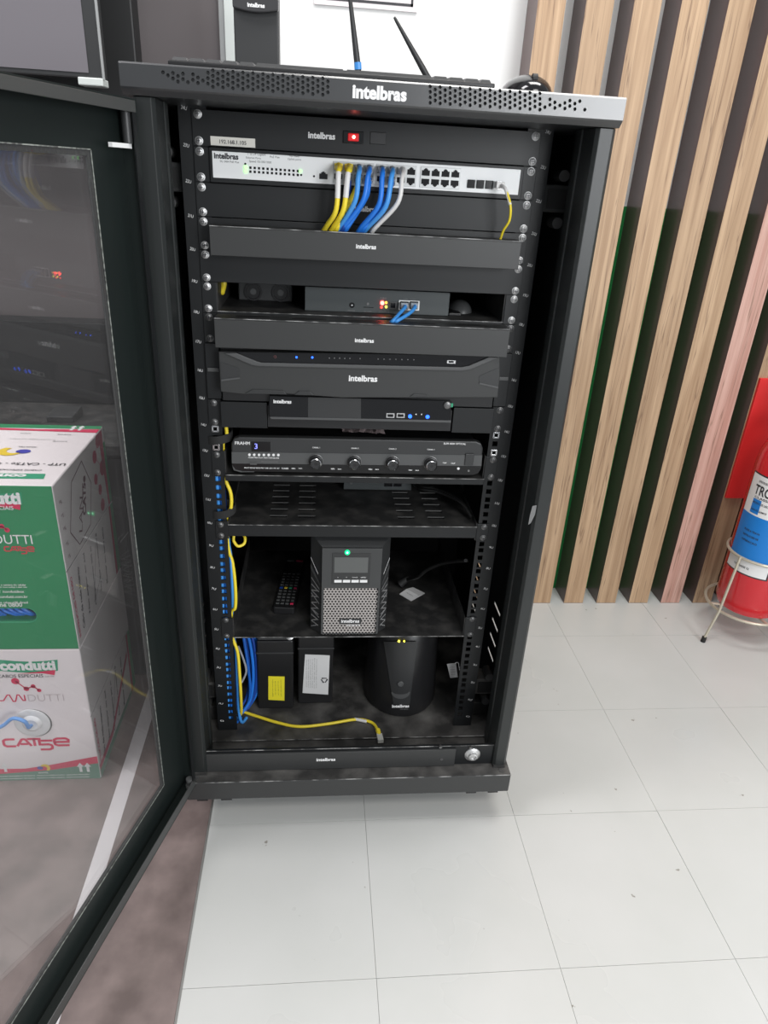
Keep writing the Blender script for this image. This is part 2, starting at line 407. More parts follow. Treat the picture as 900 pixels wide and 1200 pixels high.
YW = 0.738
wall = struct(MB().box((-0.20, YW, ZF), (2.6, YW + 0.1, 2.8)).build('wall_back', WALLM))
MB().box((0.33, YW - 0.0015, ZF), (2.6, YW, 0.962)).build('green_dado', GRNW, wall)
sl = None
for i in range(13):
    x = 0.381 + 0.1035 * i
    if sl is None:
        b = MB(); b.box((0, -0.088, 0), (0.060, -0.0015, 2.9), 1)
        b.add([(0.0, -0.0884, 0.001), (0.060, -0.0884, 0.001), (0.060, -0.0884, 2.9), (0, -0.0884, 2.9)], [(0, 1, 2, 3)], 0)
        so = b.build('slat', [OAK, LAM], wall); sl = so
        so.location = (x, YW, ZF) 
    else:
        so = dup(sl, 'slat', wall, (x, YW, ZF))
        if i == 6: so.data = sl.data.copy(); so.data.materials[0] = OAKP
part = struct(MB().box((-2.2, YW, ZF), (-0.286, YW + 0.1, 2.8)).build('wall_left', PARTN))
tr = struct(MB().box((-0.286, YW - 0.012, ZF), (-0.274, YW + 0.1, 2.8)).build('trim_1', ALUD))
tr2 = struct(MB().box((-0.274, YW - 0.016, ZF), (-0.246, YW + 0.1, 2.8)).build('trim_2', ALU))
struct(MB().box((-0.246, YW, ZF), (-0.20, YW + 0.1, 2.8)).build('trim_3', WALLM))

# sign on the wall
c0 = at(365, -20, YW - 0.004); c1 = at(490, 9, YW - 0.004)
sg = thing('wall_sign', (0.03, YW, 1.33), 'white sign with a thick black border line on the white wall above the antennas', 'sign')
MB().box((-0.085, YW - 0.004, 1.322), (0.138, YW, 1.47)).build('board', WHITEB, sg)
b = MB()
b.box((-0.075, YW - 0.0046, 1.331), (0.129, YW - 0.004, 1.336)); b.box((-0.075, YW - 0.0046, 1.455), (0.129, YW - 0.004, 1.460))
b.box((-0.075, YW - 0.0046, 1.331), (-0.070, YW - 0.004, 1.460)); b.box((0.124, YW - 0.0046, 1.331), (0.129, YW - 0.004, 1.460))
b.build('border', DARKP, sg)

# display panel at the top left
tv = thing('wall_display', (-0.8, YW, 1.3), 'large grey screen with black edge hanging above the open rack door', 'screen')
MB().box((-1.25, 0.565, 1.140), (-0.497, 0.60, 1.62)).build('housing', PLAST2, tv, bevel=0.003)
MB().box((-1.23, 0.5635, 1.150), (-0.524, 0.5650, 1.60)).build('screen', SCREEN, tv)
MB().box((-0.4985, 0.563, 1.140), (-0.494, 0.567, 1.62)).build('side_trim', ALUD, tv)
MB().box((-0.545, 0.558, 1.128), (-0.497, 0.60, 1.142)).build('corner_cap', ALU, tv, bevel=0.002)
MB().box((-0.95, 0.60, 1.25), (-0.75, 0.68, 1.45)).build('wall_bracket', BLK, tv)
MB().box((-1.30, 0.68, 1.02), (-0.455, YW, 1.70)).build('backing_board', BLKI, tv, bevel=0.004)

# ================================================================== server rack
rack = thing('server_rack', (0.008, 0.15, ZF), 'tall black steel server rack standing open on casters full of network gear', 'rack')
X0, X1 = -0.293, 0.308
YB = 0.50
# base
b = MB(); b.box((-0.302, -0.130, -0.0745), (0.314, YB, -0.0305)); b.build('base', PANEL, rack, bevel=0.0025)
MB().box((-0.300, -0.128, -0.0305), (0.312, YB, -0.030)).build('base_top', FLOORD, rack)
for x in (-0.285, 0.297):
    MB().cyl((x, -0.119, -0.030), (x, -0.119, -0.0287), 0.005, n=12).build('base_bolt', DSTEEL, rack)
for px in (238, 266, 550, 575):
    q = at(px, 936, -0.12)
    MB().box((q.x - 0.010, -0.126, -0.081), (q.x + 0.010, -0.095, -0.0745)).build('foot_block', PLAST, rack)
for x in (-0.235, 0.245):
    for y in (-0.02, 0.43):
        cs = MB().box((x - 0.03, y - 0.03, -0.0785), (x + 0.03, y + 0.03, -0.0745)).build('caster', DSTEEL, rack)
        MB().cyl((x - 0.012, y + 0.005, -0.118), (x + 0.012, y + 0.005, -0.118), 0.032, n=20).build('wheel', RUBBER, cs, smooth=True)
        for xf in (x - 0.016, x + 0.016): MB().box((xf - 0.002, y - 0.012, -0.120), (xf + 0.002, y + 0.02, -0.0785)).build('fork_arm', DSTEEL, cs)
# floor pan
b = MB(); b.box((-0.285, -0.030, -0.029), (0.30, YB - 0.02, -0.025)); b.build('floor_pan', FLOORD, rack, bevel=0.0015)
edge_highlight(-0.285, 0.30, -0.030, -0.025, rack, 0.001); edge_highlight(-0.270, 0.284, -0.100, 0.018, rack); edge_highlight(-0.302, 0.314, -0.130, -0.0302, rack)
# plinth
pl = MB().box((-0.270, -0.100, -0.030), (0.284, -0.094, 0.018)).build('plinth_panel', PANEL2, rack, bevel=0.001)
q0 = at(242, 905, -0.1005); q1 = at(525, 893, -0.1005)
MB().box((-0.268, -0.1045, -0.029), (0.206, -0.100, 0.013)).build('filler_strip', PANEL, pl, bevel=0.001)
logo(pl, 382, 890, -0.1045, 0.036)
q = at(553.5, 884, -0.1005)
b = MB(); b.lathe([(0.0155, 0), (0.0155, 0.002), (0.012, 0.0045), (0.0085, 0.005), (0.0085, 0.009), (0.0055, 0.0095), (0.0055, 0.007), (0.001, 0.007)], (q.x, -0.100, q.z), (0, -1, 0), 24)
b.build('door_keeper', STEEL, pl, smooth=True)
for px, py in ((516, 874), (517, 888), (551, 875)):
    q = at(px, py, -0.1005); MB().cyl((q.x, -0.1052, q.z), (q.x, -0.100, q.z), 0.003, n=10).build('bolt', DSTEEL, pl)
# posts
for sgn, xo in ((1, X0), (-1, X1)):
    pts = [(0, -0.104), (0.005, -0.110), (0.0225, -0.110), (0.027, -0.105), (0.027, -0.062), (0.0295, -0.060), (0.0295, -0.046), (0.027, -0.044), (0.027, -0.030), (0.0, -0.030)]
    P = [(xo + sgn * x, y) for x, y in pts]
    if sgn < 0: P = P[::-1]
    MB().prismz(P, -0.030, 1.0690).build('post', BLK, rack, bevel=0.0008)
    bp_ = MB(); bp_.box((xo + sgn * 0.003, -0.112, -0.030), (xo + sgn * 0.026, -0.10, -0.024)); bp_.build('post_shoe', DUSTY, rack)
# scratch of bare metal on the right post
flat('paint_chip', FAINT, rack, [[at(624, 593, -0.1102), at(629, 592, -0.1102), at(627, 603, -0.1102), at(622, 613, -0.1102), at(619, 615, -0.1102), at(621, 604, -0.1102)]])
# side panels, back panel
sp = MB().box((-0.2902, -0.030, -0.030), (-0.289, YB, 1.0695)).build('side_panel', BLKI, rack)
sp2 = MB().box((0.304, -0.030, -0.030), (0.3052, YB, 1.0695)).build('side_panel', BLKI, rack)
for so_, xx in ((sp, -0.2896), (sp2, 0.3046)):
    c = MB()
    for y0, y1 in ((0.055, 0.105), (0.225, 0.285)):
        for z in (0.212, 0.173, 0.135, 0.097):
            c.box((xx - 0.01, y0, z - 0.0036), (xx + 0.01, y1, z + 0.0036))
    cut(so_, c)
MB().box((-0.289, YB - 0.004, -0.030), (0.304, YB, 1.07)).build('back_panel', BLKI, rack)
b = MB()
for z in (0.045, 0.965):
    for sx in (-1, 1):
        xo = 0.262 if sx > 0 else -0.262; xe = 0.304 if sx > 0 else -0.289
        b2 = MB(); b2.box((xo, 0.018, z - 0.002), (xe, 0.055, z + 0.036)); br = b2.build('rail_bracket', PANEL if z > 0.5 else FLOORD, rack, bevel=0.002)
        MB().box((xo + 0.006 * sx, 0.0165, z + 0.003), (xe - 0.006 * sx, 0.018, z + 0.030)).build('recess', RUBBER, br)
        xk = (xo + xe) / 2 + 0.004 * sx
        for dz in (-0.016, 0.048):
            MB().cyl((xk, 0.01, z + dz), (xk, 0.04, z + dz), 0.008, n=14).build('bolt', DSTEEL, br, smooth=True)
for sx in (-1, 1):
    MB().box((0.262 * sx, 0.03, -0.0245), (0.30 * sx if sx > 0 else -0.288, 0.07, 0.01)).build('bottom_bracket', DUSTY, rack, bevel=0.002)
# rails with square holes
for sx in (-1, 1):
    b = MB()
    xa, xb = (-0.259, -0.2215) if sx < 0 else (0.2215, 0.259)
    xs = (-0.259, -0.257) if sx < 0 else (0.257, 0.259)
    b.prismz([(xa, 0), (xb, 0), (xb, 0.002), (xa, 0.002)], -0.0245, U(0) + 0.004)
    rl = b.build('rail', PANEL2, rack)
    c = MB()
    for k in range(24):
        for h in (0.00635, 0.02223, 0.0381):
            z = U(k) - h; c.box((0.2325 * sx - 0.0045, -0.01, z - 0.0045), (0.2325 * sx + 0.0045, 0.01, z + 0.0045))
    cut(rl, c)
    MB().box((xs[0], 0.002, -0.0245), (xs[1], 0.045, U(0) + 0.004)).build('rail_side', PANEL2, rl)
    mk = MB()
    for k in range(0, 25):
        mk.text('%dU' % (24 - k if k < 24 else 0) if k < 24 else '0', (0.2505 * sx, -0.0004, U(k)), width=0.0075, height=0.0042, bold=0.0, Ux=(0.98, 0, -0.2), Vx=(0.2, 0, 0.98))
    mk.build('unit_marks', WHITE, rl)['kind'] = 'stuff'
    for px, py in (((252, 504), (254, 523)) if sx < 0 else ((577.5, 510), (577, 531))):
        q = at(px, py, 0.0); k = round((U(0) - q.z - 0.00635) / (UH / 3.0)) ; 
        z = min((U(kk) - h for kk in range(24) for h in (0.00635, 0.02223, 0.0381)), key=lambda zz: abs(zz - q.z))
        cn = MB(); x = 0.2325 * sx
        for dx, dz, wx, wz in ((-0.0042, 0, 0.0014, 0.0050), (0.0042, 0, 0.0014, 0.0050), (0, -0.0042, 0.0050, 0.0014), (0, 0.0042, 0.0050, 0.0014)):
            cn.box((x + dx - wx, -0.0018, z + dz - wz), (x + dx + wx, 0.004, z + dz + wz))
        cn.build('cage_nut', CHROME, rl, bevel=0.0004)
# top cover with punched hex pattern
yc = -0.122
b = MB(); b.prismx([(yc, 1.0775), (yc, 1.1005), (yc + 0.002, 1.1025), (YB, 1.1025), (YB, 1.0695), (yc + 0.008, 1.0695), (yc + 0.0015, 1.0755)], -0.3015, 0.3085)
tc_ = b.build('top_cover', COVER, rack)
c = MB()
def hexhole(px, py):
    q = at(px, py, yc); c.cyl((q.x, yc - 0.01, q.z), (q.x, yc + 0.006, q.z), 0.0022, n=6)
rows_l = []
# left field: lattice between (190,88) and (388,103); right field: (503,110) to (687,122)
def field(xs, xe, ya, slope, ends):
    n = int((xe - xs) / 5.85)
    for i in range(n + 1):
        px = xs + i * 5.85
        for r in range(4):
            py = ya + slope * (px - xs) + (r - 1.5) * 6.4 + (3.2 if i % 2 else 0) - 1.6
            if ends(i, r, n): hexhole(px, py)
random.seed(3)
LE = {0: (1,), 1: (1,), 2: (1, 2), 3: (1, 2), 4: (1, 2), 5: (2,), 6: (1, 2), 7: (1, 2), 8: (2,)}
field(191, 387, 89.5, 0.072, lambda i, r, n: (r in LE[i]) if i in LE else not (r == 3 and i % 2))
RE = {0: (2,), 1: (1,), 2: (1, 2), 3: (1, 2), 4: (1, 2), 5: (2,), 6: (1, 2), 7: (1, 2), 8: (2,)}
field(504, 686, 112.5, 0.062, lambda i, r, n: (r in RE[n - i]) if (n - i) in RE else not (r == 3 and i % 2))
cut(tc_, c)
logo(tc_, 445, 109, yc, 0.0655, bold=0.045)
# ---- door, open, in its own axes: u along the door from the hinge, w towards the rack side
DA = math.atan2(-0.957, -0.29)
dr = bpy.data.objects.new('door', None); COL.objects.link(dr); dr.parent = rack
dr.location = Vector((-0.305, -0.122, 0)) - base(rack); dr.rotation_euler = (0, 0, DA)
DW, DZ0, DZ1 = 0.590, -0.036, 1.0645
gu0, gu1, gz0, gz1 = 0.070, 0.515, 0.030, 1.008
def dbox(b, u0, u1, w0, w1, z0, z1): return b.box((u0, w0, z0), (u1, w1, z1))
b = MB()
dbox(b, 0.0, gu0, -0.003, 0.0, DZ0, DZ1); dbox(b, gu1, DW, -0.003, 0.0, DZ0, DZ1)
dbox(b, gu0, gu1, -0.003, 0.0, DZ0, gz0); dbox(b, gu0, gu1, -0.003, 0.0, gz1, DZ1)
b.build('door_skin', DOORM, dr, local=True)
for nm, a in (('flange', (0.0, 0.0015, 0.0, 0.022, DZ0, DZ1)), ('flange', (DW - 0.0015, DW, 0.0, 0.022, DZ0, DZ1)),
              ('flange', (0.0015, DW - 0.0015, 0.0, 0.022, DZ0, DZ0 + 0.0015)), ('flange', (0.0015, DW - 0.0015, 0.0, 0.022, DZ1 - 0.0015, DZ1))):
    b = MB(); dbox(b, *a); b.build(nm, DOORM, dr, local=True)
for a in ((0.0015, DW - 0.0015, 0.0205, 0.022, DZ0 + 0.0015, DZ0 + 0.020), (0.0015, DW - 0.0015, 0.0205, 0.022, DZ1 - 0.014, DZ1 - 0.0015)):
    b = MB(); dbox(b, *a); b.build('flange_lip', LIPM, dr, local=True, bevel=0.0006)
b = MB(); dbox(b, 0.0015, 0.010, 0.0205, 0.022, DZ0 + 0.014, DZ1 - 0.014); b.build('flange_lip', PANEL2, dr, local=True)
b = MB(); dbox(b, gu0 - 0.004, gu1 + 0.004, -0.0075, -0.0035, gz0 - 0.004, gz1 + 0.004); b.build('glass_pane', GLASS, dr, local=True)
b = MB()
for a in ((gu0, gu0 + 0.006, gz0, gz1), (gu1 - 0.006, gu1, gz0, gz1), (gu0 + 0.006, gu1 - 0.006, gz0, gz0 + 0.006), (gu0 + 0.006, gu1 - 0.006, gz1 - 0.006, gz1)):
    dbox(b, a[0], a[1], -0.0033, -0.0005, a[2], a[3])
b.build('glass_gasket', mat('gasket_grey', (0.05, 0.05, 0.05), 0.25, bump=(220, 0.8)), dr, local=True)
b = MB()
for a in ((gu0 - 0.0012, gu0, gz0, gz1), (gu1, gu1 + 0.0012, gz0, gz1), (gu0, gu1, gz0 - 0.0012, gz0), (gu0, gu1, gz1, gz1 + 0.0012)):
    dbox(b, a[0], a[1], -0.0005, 0.0008, a[2], a[3])
b.build('glass_edging', EDGING, dr, local=True)
for z0, z1 in ((1.018, 1.060), (-0.034, -0.028)):
    b = MB(); b.cyl((0.010, 0.013, z0), (0.010, 0.013, z1), 0.0055, n=14); b.build('hinge_pin', PLAST2 if z0 > 0.5 else STEEL, dr, local=True, smooth=True)
b = MB(); dbox(b, 0.008, 0.050, 0.011, 0.016, 1.0125, 1.0175); b.build('hinge_lever', WHITE, dr, local=True)
b = MB(); b.cyl((0.008, 0.014, -0.022), (0.008, 0.014, -0.014), 0.006, n=12); b.build('hinge_bolt', STEEL, dr, local=True, smooth=True)

# ================================================================== things on top of the rack
ZT = 1.1026
kb = thing('keyboard', (-0.05, -0.05, ZT), 'black computer keyboard lying along the front edge of the rack top', 'keyboard')
b = MB(); b.prismx([(-0.112, ZT), (-0.112, ZT + 0.0055), (0.02, ZT + 0.014), (0.02, ZT)], -0.2475, 0.1435); b.build('case', PLAST, kb, bevel=0.0015)
kk = None
for r in range(5):
    y = -0.105 + r * 0.0225; x = -0.244
    while x < 0.135:
        w = 0.0195 * (1 if (r > 0 or not (-0.16 < x < 0.0)) else 5.5) - 0.0015
        if r == 0 and -0.16 < x < 0.0 and w < 0.05: w = 0.018
        w = min(w, 0.140 - x)
        zt = ZT + 0.0058 + (y + 0.112) * 0.064
        if r == 0: MB().hexa([(x, y, zt), (x + w, y, zt), (x + w, y + 0.019, zt + 0.001), (x, y + 0.019, zt + 0.001), (x + 0.002, y + 0.002, zt + 0.0035), (x + w - 0.002, y + 0.002, zt + 0.0035), (x + w - 0.002, y + 0.017, zt + 0.0045), (x + 0.002, y + 0.017, zt + 0.0045)]).build('key', PLAST2, kb)
        else:
            if kk is None: kk = MB()
            kk.hexa([(x, y, zt), (x + w, y, zt), (x + w, y + 0.019, zt + 0.001), (x, y + 0.019, zt + 0.001), (x + 0.002, y + 0.002, zt + 0.0035), (x + w - 0.002, y + 0.002, zt + 0.0035), (x + w - 0.002, y + 0.017, zt + 0.0045), (x + 0.002, y + 0.017, zt + 0.0045)])
        x += w + 0.0015
kk.build('rear_keys', PLAST2, kb)['kind'] = 'stuff'

ms = thing('mouse', (0.197, -0.055, ZT), 'glossy black computer mouse on the right end of the rack top', 'mouse')
b = MB(); b.ellipsoid((0.197, -0.055, ZT), 0.032, 0.055, 0.0235, 20, 8, half=True); b.build('shell', PLASTG, ms, smooth=True)
MB().cyl((0.194, -0.092, ZT + 0.0155), (0.200, -0.092, ZT + 0.0155), 0.006, n=16).build('scroll_wheel', RUBBER, ms, smooth=True)

rt = thing('wifi_router', (0.04, 0.13, ZT), 'flat black router with two upright antennas behind the keyboard on the rack', 'router')
MB().box((-0.06, 0.06, ZT), (0.14, 0.20, ZT + 0.022)).build('body', PLAST, rt, bevel=0.004)
for (bx, by), (tx, ty) in (((421, 88), (407, -30)), ((506, 93), (462, 20))):
    A = at(bx, by, 0.10); A.z = ZT + 0.022; A = Vector((at(bx, by, 0.10).x, 0.10, ZT + 0.022)); Bv = at(tx, ty, 0.10)
    d = Bv - A; b = MB(); P = [A, A + d * 0.25, A + d * 0.55, A + d * 0.97, Bv]
    an = MB().tube(P, [0.0046, 0.0046, 0.0036, 0.0022, 0.0016], 10, 0).build('antenna', PLAST2, rt, smooth=True)
q = at(420, 77, 0.10); MB().cyl((q.x - 0.0003, 0.10, q.z - 0.005), (q.x - 0.0012, 0.10, q.z + 0.004), 0.0052, n=12).build('blue_sleeve', BLU2, rt)

tm_ = thing('access_terminal', (-0.183, 0.42, ZT), 'tall narrow black terminal with curved glossy face standing on the rack beside the white post', 'terminal')
xa, xb = -0.224, -0.1445
MB().box((xa, 0.42, ZT), (xb, 0.47, 1.42)).build('column', PLAST2, tm_, bevel=0.003)
b = MB(); n = 14
pz = []
arc = [(xa + (xb - xa) * i / n, 1.2495 - 0.004 + 0.010 * (1 - math.sin(math.pi * i / n)) * 0.5) for i in range(n + 1)]
b.prism(arc + [(xb, 1.40), (xa, 1.40)], 0.409, 0.4195); b.build('glass_face', mat('terminal_gloss', (0.05, 0.05, 0.052), 0.1), tm_, bevel=0.002)
c = at(300, 6, 0.4086); MB().text('intelbras', (c.x, 0.4086, c.z), width=0.030, bold=0.04).build('logo', WHITE, tm_)

# ================================================================== rack mounted gear, from the top down
def plate(k, kb, name, label, cat, m, group=None, logo_px=None, lw=0.03, dark=False, scr=True):
    t = thing(name, (0, 0, U(kb)), label, cat, group)
    b = MB(); b.box((-0.241, -0.003, U(kb) + 0.0005), (0.241, 0.0, U(k) - 0.0005)); b.box((-0.219, 0.0, U(kb) + 0.001), (0.219, 0.012, U(kb) + 0.002)); b.box((-0.219, 0.0, U(k) - 0.002), (0.219, 0.012, U(k) - 0.001))
    b.build('faceplate', m, t, bevel=0.0006)
    if scr: unit_screws(t, k, kb, -0.003, dark)
    if logo_px: logo(t, logo_px[0], logo_px[1], -0.003, lw)
    return t
# k0 power strip
ps = plate(0, 1, 'power_strip', 'black power strip with glowing red rocker switch and IP address sticker, topmost in the rack', 'power strip', PANEL2, logo_px=(377, 159), lw=0.037)
q = at(414, 161, -0.003)
sw = MB().box((q.x - 0.014, -0.0055, q.z - 0.0075), (q.x + 0.014, -0.003, q.z + 0.0075)).build('switch', PLASTG, ps, bevel=0.0008)
MB().box((q.x - 0.0075, -0.0078, q.z - 0.0048), (q.x + 0.0075, -0.0055, q.z + 0.0048)).build('rocker', glow('red_rocker', (0.60, 0.006, 0.010), 0.30), sw, bevel=0.001)
MB().cyl((q.x + 0.0005, -0.0083, q.z + 0.0003), (q.x + 0.0005, -0.0078, q.z + 0.0003), 0.0022, n=10).build('lamp', glow('red_core', (1, 0.16, 0.12), 14), sw)
q = at(443, 162, -0.003); MB().box((q.x - 0.011, -0.0042, q.z - 0.0075), (q.x + 0.011, -0.003, q.z + 0.0075)).build('outlet', PLAST, ps, bevel=0.0006)
q = at(273, 166.3, -0.0036); st = MB().box((q.x - 0.030, -0.0036, q.z - 0.0055), (q.x + 0.030, -0.003, q.z + 0.0055)).build('sticker', LABEL, ps)
MB().text('192.168.1.105', (q.x, -0.0040, q.z - 0.0004), width=0.036, bold=0.01).build('lettering', DARKP, st)

# k1 switch
ns = thing('network_switch', (0, 0, U(2)), 'white faced 24 port network switch with patch cables plugged in', 'network switch')
b = MB(); b.box((-0.241, -0.003, U(2) + 0.0005), (0.241, 0, U(1) - 0.0005)); b.box((-0.2195, -0.007, U(2) + 0.0005), (0.2215, 0.0, U(1) - 0.0005)); b.box((-0.219, 0, U(2) + 0.001), (0.219, 0.2, U(1) - 0.001))
b.build('chassis', PANEL2, ns, bevel=0.0008)
unit_screws(ns, 1)
fz0, fz1 = 0.9845, 1.0175
MB().box((-0.2155, -0.0082, fz0), (0.2165, -0.007, fz1)).build('front_plate', SWW, ns, bevel=0.0006)
YS = -0.0083
pr = MB()
c = at(265, 183, YS); pr.text('intelbras', (c.x, YS, c.z), width=0.033, bold=0.045)
c = at(269, 189.5, YS); pr.text('SG 2404 PoE Max', (c.x, YS, c.z), width=0.026)
for px, py, s, w in ((301, 181, '1 to 24 Gigabit', 0.024), (297, 185, 'Ethernet Ports', 0.02), (322, 184, 'PoE Max', 0.013), (345, 187, 'Uplink ports', 0.018), (305, 190, 'Speed 10/100/1000', 0.03), (345, 183, 'Max Power', 0.014)):
    c = at(px, py, YS); pr.text(s, (c.x, YS, c.z), width=w)
pr.build('lettering', DARKP, ns)
ld = MB()
for i in range(12):
    for r in range(2):
        c = at(293.5 + i * 5.05, 196.5 + i * 0.36 + r * 4.6, YS); ld.box((c.x - 0.0015, YS - 0.0004, c.z - 0.0015), (c.x + 0.0015, YS, c.z + 0.0015))
ld.build('indicators', PLASTG, ns)['kind'] = 'stuff'
for px, py, r in ((288, 196, 0.0028), (288, 200.5, 0.0028), (352, 200.5, 0.0022)):
    c = at(px, py, YS); MB().cyl((c.x, YS - 0.001, c.z), (c.x, YS, c.z), r, n=12).build('status_lamp', LGRN, ns)
for px, py in ((287.5, 192), (368, 206.5), (353, 205)):
    c = at(px, py, YS); MB().cyl((c.x, YS - 0.0005, c.z), (c.x, YS, c.z), 0.0014, n=10).build('reset_hole', PLASTG, ns)
def rj45(x, z, parent, w=0.0112, h=0.0095, dark=True, flip=False):
    s = -1 if flip else 1
    P = [(-w / 2, -h / 2), (w / 2, -h / 2), (w / 2, h * 0.22), (w * 0.27, h * 0.22), (w * 0.27, h * 0.38), (w * 0.14, h * 0.38), (w * 0.14, h / 2), (-w * 0.14, h / 2), (-w * 0.14, h * 0.38), (-w * 0.27, h * 0.38), (-w * 0.27, h * 0.22), (-w / 2, h * 0.22)]
    P = [(x + a, z + s * bb) for a, bb in P]
    if flip: P = P[::-1]
    o = MB().prism(P, YS - 0.0014, YS - 0.0004).build('port', PLASTG, parent)
    return o
BANKS = (-0.0505, 0.0095, 0.0725)
PORTX = []
for bx in BANKS:
    fr = MB(); fr.box((bx, YS - 0.0010, 0.9872), (bx + 0.0575, YS, 1.0140)); fr.build('port_bank', mat('port_shell', (0.56, 0.57, 0.57), 0.35, metal=0.3), ns, bevel=0.0004)
    for i in range(4):
        x = bx + 0.0076 + i * 0.0141; PORTX.append(x)
        rj45(x, 1.0072, ns); rj45(x, 0.9938, ns, flip=True)
c = at(379, 205.5, YS); MB().box((c.x - 0.0085, YS - 0.0006, c.z - 0.0075), (c.x + 0.0085, YS, c.z + 0.0075)).build('console_port', SWW, ns); rj45(c.x, c.z, ns)
sf = MB()
for i in range(4):
    c = at(552 + i * 10.6, 215.5 + i * 0.5, YS)
    MB().box((c.x - 0.0055, YS - 0.002, c.z - 0.0055), (c.x + 0.0055, YS, c.z + 0.0055)).build('sfp_port', PLASTG if i < 3 else CHROME, ns, bevel=0.0005)

# k2 blank with logo
bp2 = plate(2, 3, 'blanking_plate', 'flat black blank rack plate right under the white network switch', 'blank plate', PANEL2, 'flat blank rack plates', (429, 245), 0.033)
# k3 organiser
def organiser(k, label, zt, zb, lp, name='cable_organizer', dark=False, yf=-0.043):
    t = thing(name, (0, 0, U(k + 1)), label, 'cable organizer', 'rack cable organizers')
    b = MB(); b.box((-0.241, -0.003, U(k + 1) + 0.0005), (0.241, 0.0, U(k) - 0.0005)); b.build('back_plate', PANEL2, t, bevel=0.0006)
    MB().box((-0.2195, yf, zb), (0.2215, yf + 0.002, zt - 0.002)).build('front_cover', PANEL, t, bevel=0.0006)
    b = MB(); b.box((-0.2195, yf + 0.002, zt - 0.003), (0.2215, -0.003, zt)); top = b.build('top_plate', PANEL, t, bevel=0.0005)
    b = MB(); b.box((-0.2195, yf + 0.002, zb), (0.2215, -0.003, zb + 0.0015)); b.build('bottom_plate', PANEL2, t)
    edge_highlight(-0.2195, 0.2215, yf + 0.002, zt, t)
    for i in range(5):
        x = -0.165 + i * 0.083
        bb = MB(); bb.prismz([(x + 0.026 * math.cos(a * math.pi / 8), (yf - 0.003) / 2 + 0.0075 * math.sin(a * math.pi / 8)) for a in range(16)], zt, zt + 0.0004); bb.build('cable_slot', RUBBER, t)
    unit_screws(t, k, None, -0.003, dark)
    logo(t, lp[0], lp[1], yf, 0.0285)
    return t
org1 = organiser(3, 'protruding black cable organizer whose top the patch cables run into', 0.925, 0.8865, (429, 289))
bp4 = plate(4, 5, 'blanking_plate', 'flat black blank rack plate without a logo above the recess with the red lit box', 'blank plate', PANEL2, 'flat blank rack plates')
# k5 shelf and what is on it
def tray(k0, k1, zs, label, name, ylip, lip, depth, m, flange=True, dark=False, earw=True):
    t = thing(name, (0, 0, zs), label, 'rack shelf', 'rack shelves')
    b = MB(); b.box((-0.2195, ylip, zs - 0.0015), (0.2195, depth, zs)); pt = b.build('shelf_plate', m, t, bevel=0.0005)
    if lip: MB().box((-0.2195, ylip - 0.0015, zs - lip), (0.2195, ylip, zs)).build('front_lip', PANEL2, t, bevel=0.0006)
    if lip: edge_highlight(-0.2195, 0.2195, ylip - 0.0015, zs, t)
    for sx in (-1, 1):
        MB().box((0.2195 * sx, -0.002, k1), (0.241 * sx, 0.0, k0)).build('ear', PANEL2, t, bevel=0.0006)
        MB().box((0.218 * sx, 0.0, min(k1, zs - lip)), (0.2195 * sx, depth, max(k0, zs))).build('side_flange', m, t)
        for z in (k0 - 0.00635, k1 + 0.00635): screw(t, 0.2325 * sx, z, -0.002, dark)
    return t, pt
t5, p5 = tray(U(5), U(6), 0.803, 'narrow black rack shelf holding the grey box with red lamps', 'rack_shelf', 0.0, 0.004, 0.28, DUSTY)
mc = thing('voice_gateway', (0.02, 0.12, 0.803), 'dark grey metal box with glowing red lamps and two blue cables in its front', 'gateway')
MB().box((-0.0895, 0.03, 0.8032), (0.138, 0.17, 0.8395)).build('case', GREYDEV, mc, bevel=0.001)
YG = 0.0297
def disc(px, py, r, m, name, parent, Y, th=0.001, n=14):
    c = at(px, py, Y); return MB().cyl((c.x, Y - th, c.z), (c.x, Y, c.z), r, n=n).build(name, m, parent, smooth=False)
def rect(px0, py0, px1, py1, m, name, parent, Y, th=0.001, bev=0.0):
    a = at(px0, py0, Y); d = at(px1, py1, Y); return MB().box((a.x, Y - th, a.z), (d.x, Y, d.z)).build(name, m, parent, bevel=bev)
disc(412.5, 357.5, 0.0042, PLASTG, 'power_jack', mc, 0.03, 0.001); disc(412.5, 357.5, 0.0012, STEEL, 'jack_pin', mc, 0.03, 0.0016)
rect(426, 359.5, 438, 360.6, PLASTG, 'card_slot', mc, 0.03); disc(431, 356, 0.002, FAINT, 'reset_button', mc, 0.03)
disc(448, 355, 0.0032, glow('red_lamp_hot', (1.0, 0.05, 0.04), 16), 'red_lamp', mc, 0.03, 0.0015)
disc(452.5, 354.5, 0.0018, ORGL, 'orange_lamp', mc, 0.03, 0.0015); disc(452.5, 359.5, 0.0018, YELL, 'yellow_lamp', mc, 0.03, 0.0015); disc(447, 360, 0.0016, REDL, 'red_lamp', mc, 0.03, 0.0015)
rect(456.5, 353.5, 464.5, 362.5, GREYP, 'usb_socket', mc, 0.03, 0.002, 0.0004); rect(458, 355, 463, 361, PLASTG, 'usb_hole', mc, 0.0278, 0.0006)
rect(467.5, 351.5, 491, 364, SWW, 'lan_sockets', mc, 0.03, 0.0015, 0.0004)
for x0 in (469, 480.5): rect(x0, 353, x0 + 9, 362.5, PLASTG, 'lan_port', mc, 0.0283, 0.0006)
pr = MB()
for px, py, s, w in ((412, 364, 'POWER', 0.011), (431, 365, 'SD CARD', 0.012), (450, 365.5, 'STATUS', 0.016), (480, 350.5, 'LAN   WAN', 0.018), (449, 350, 'SIM', 0.009)):
    c = at(px, py, 0.0296); pr.text(s, (c.x, 0.0296, c.z), width=w)
pr.build('lettering', FAINT, mc)
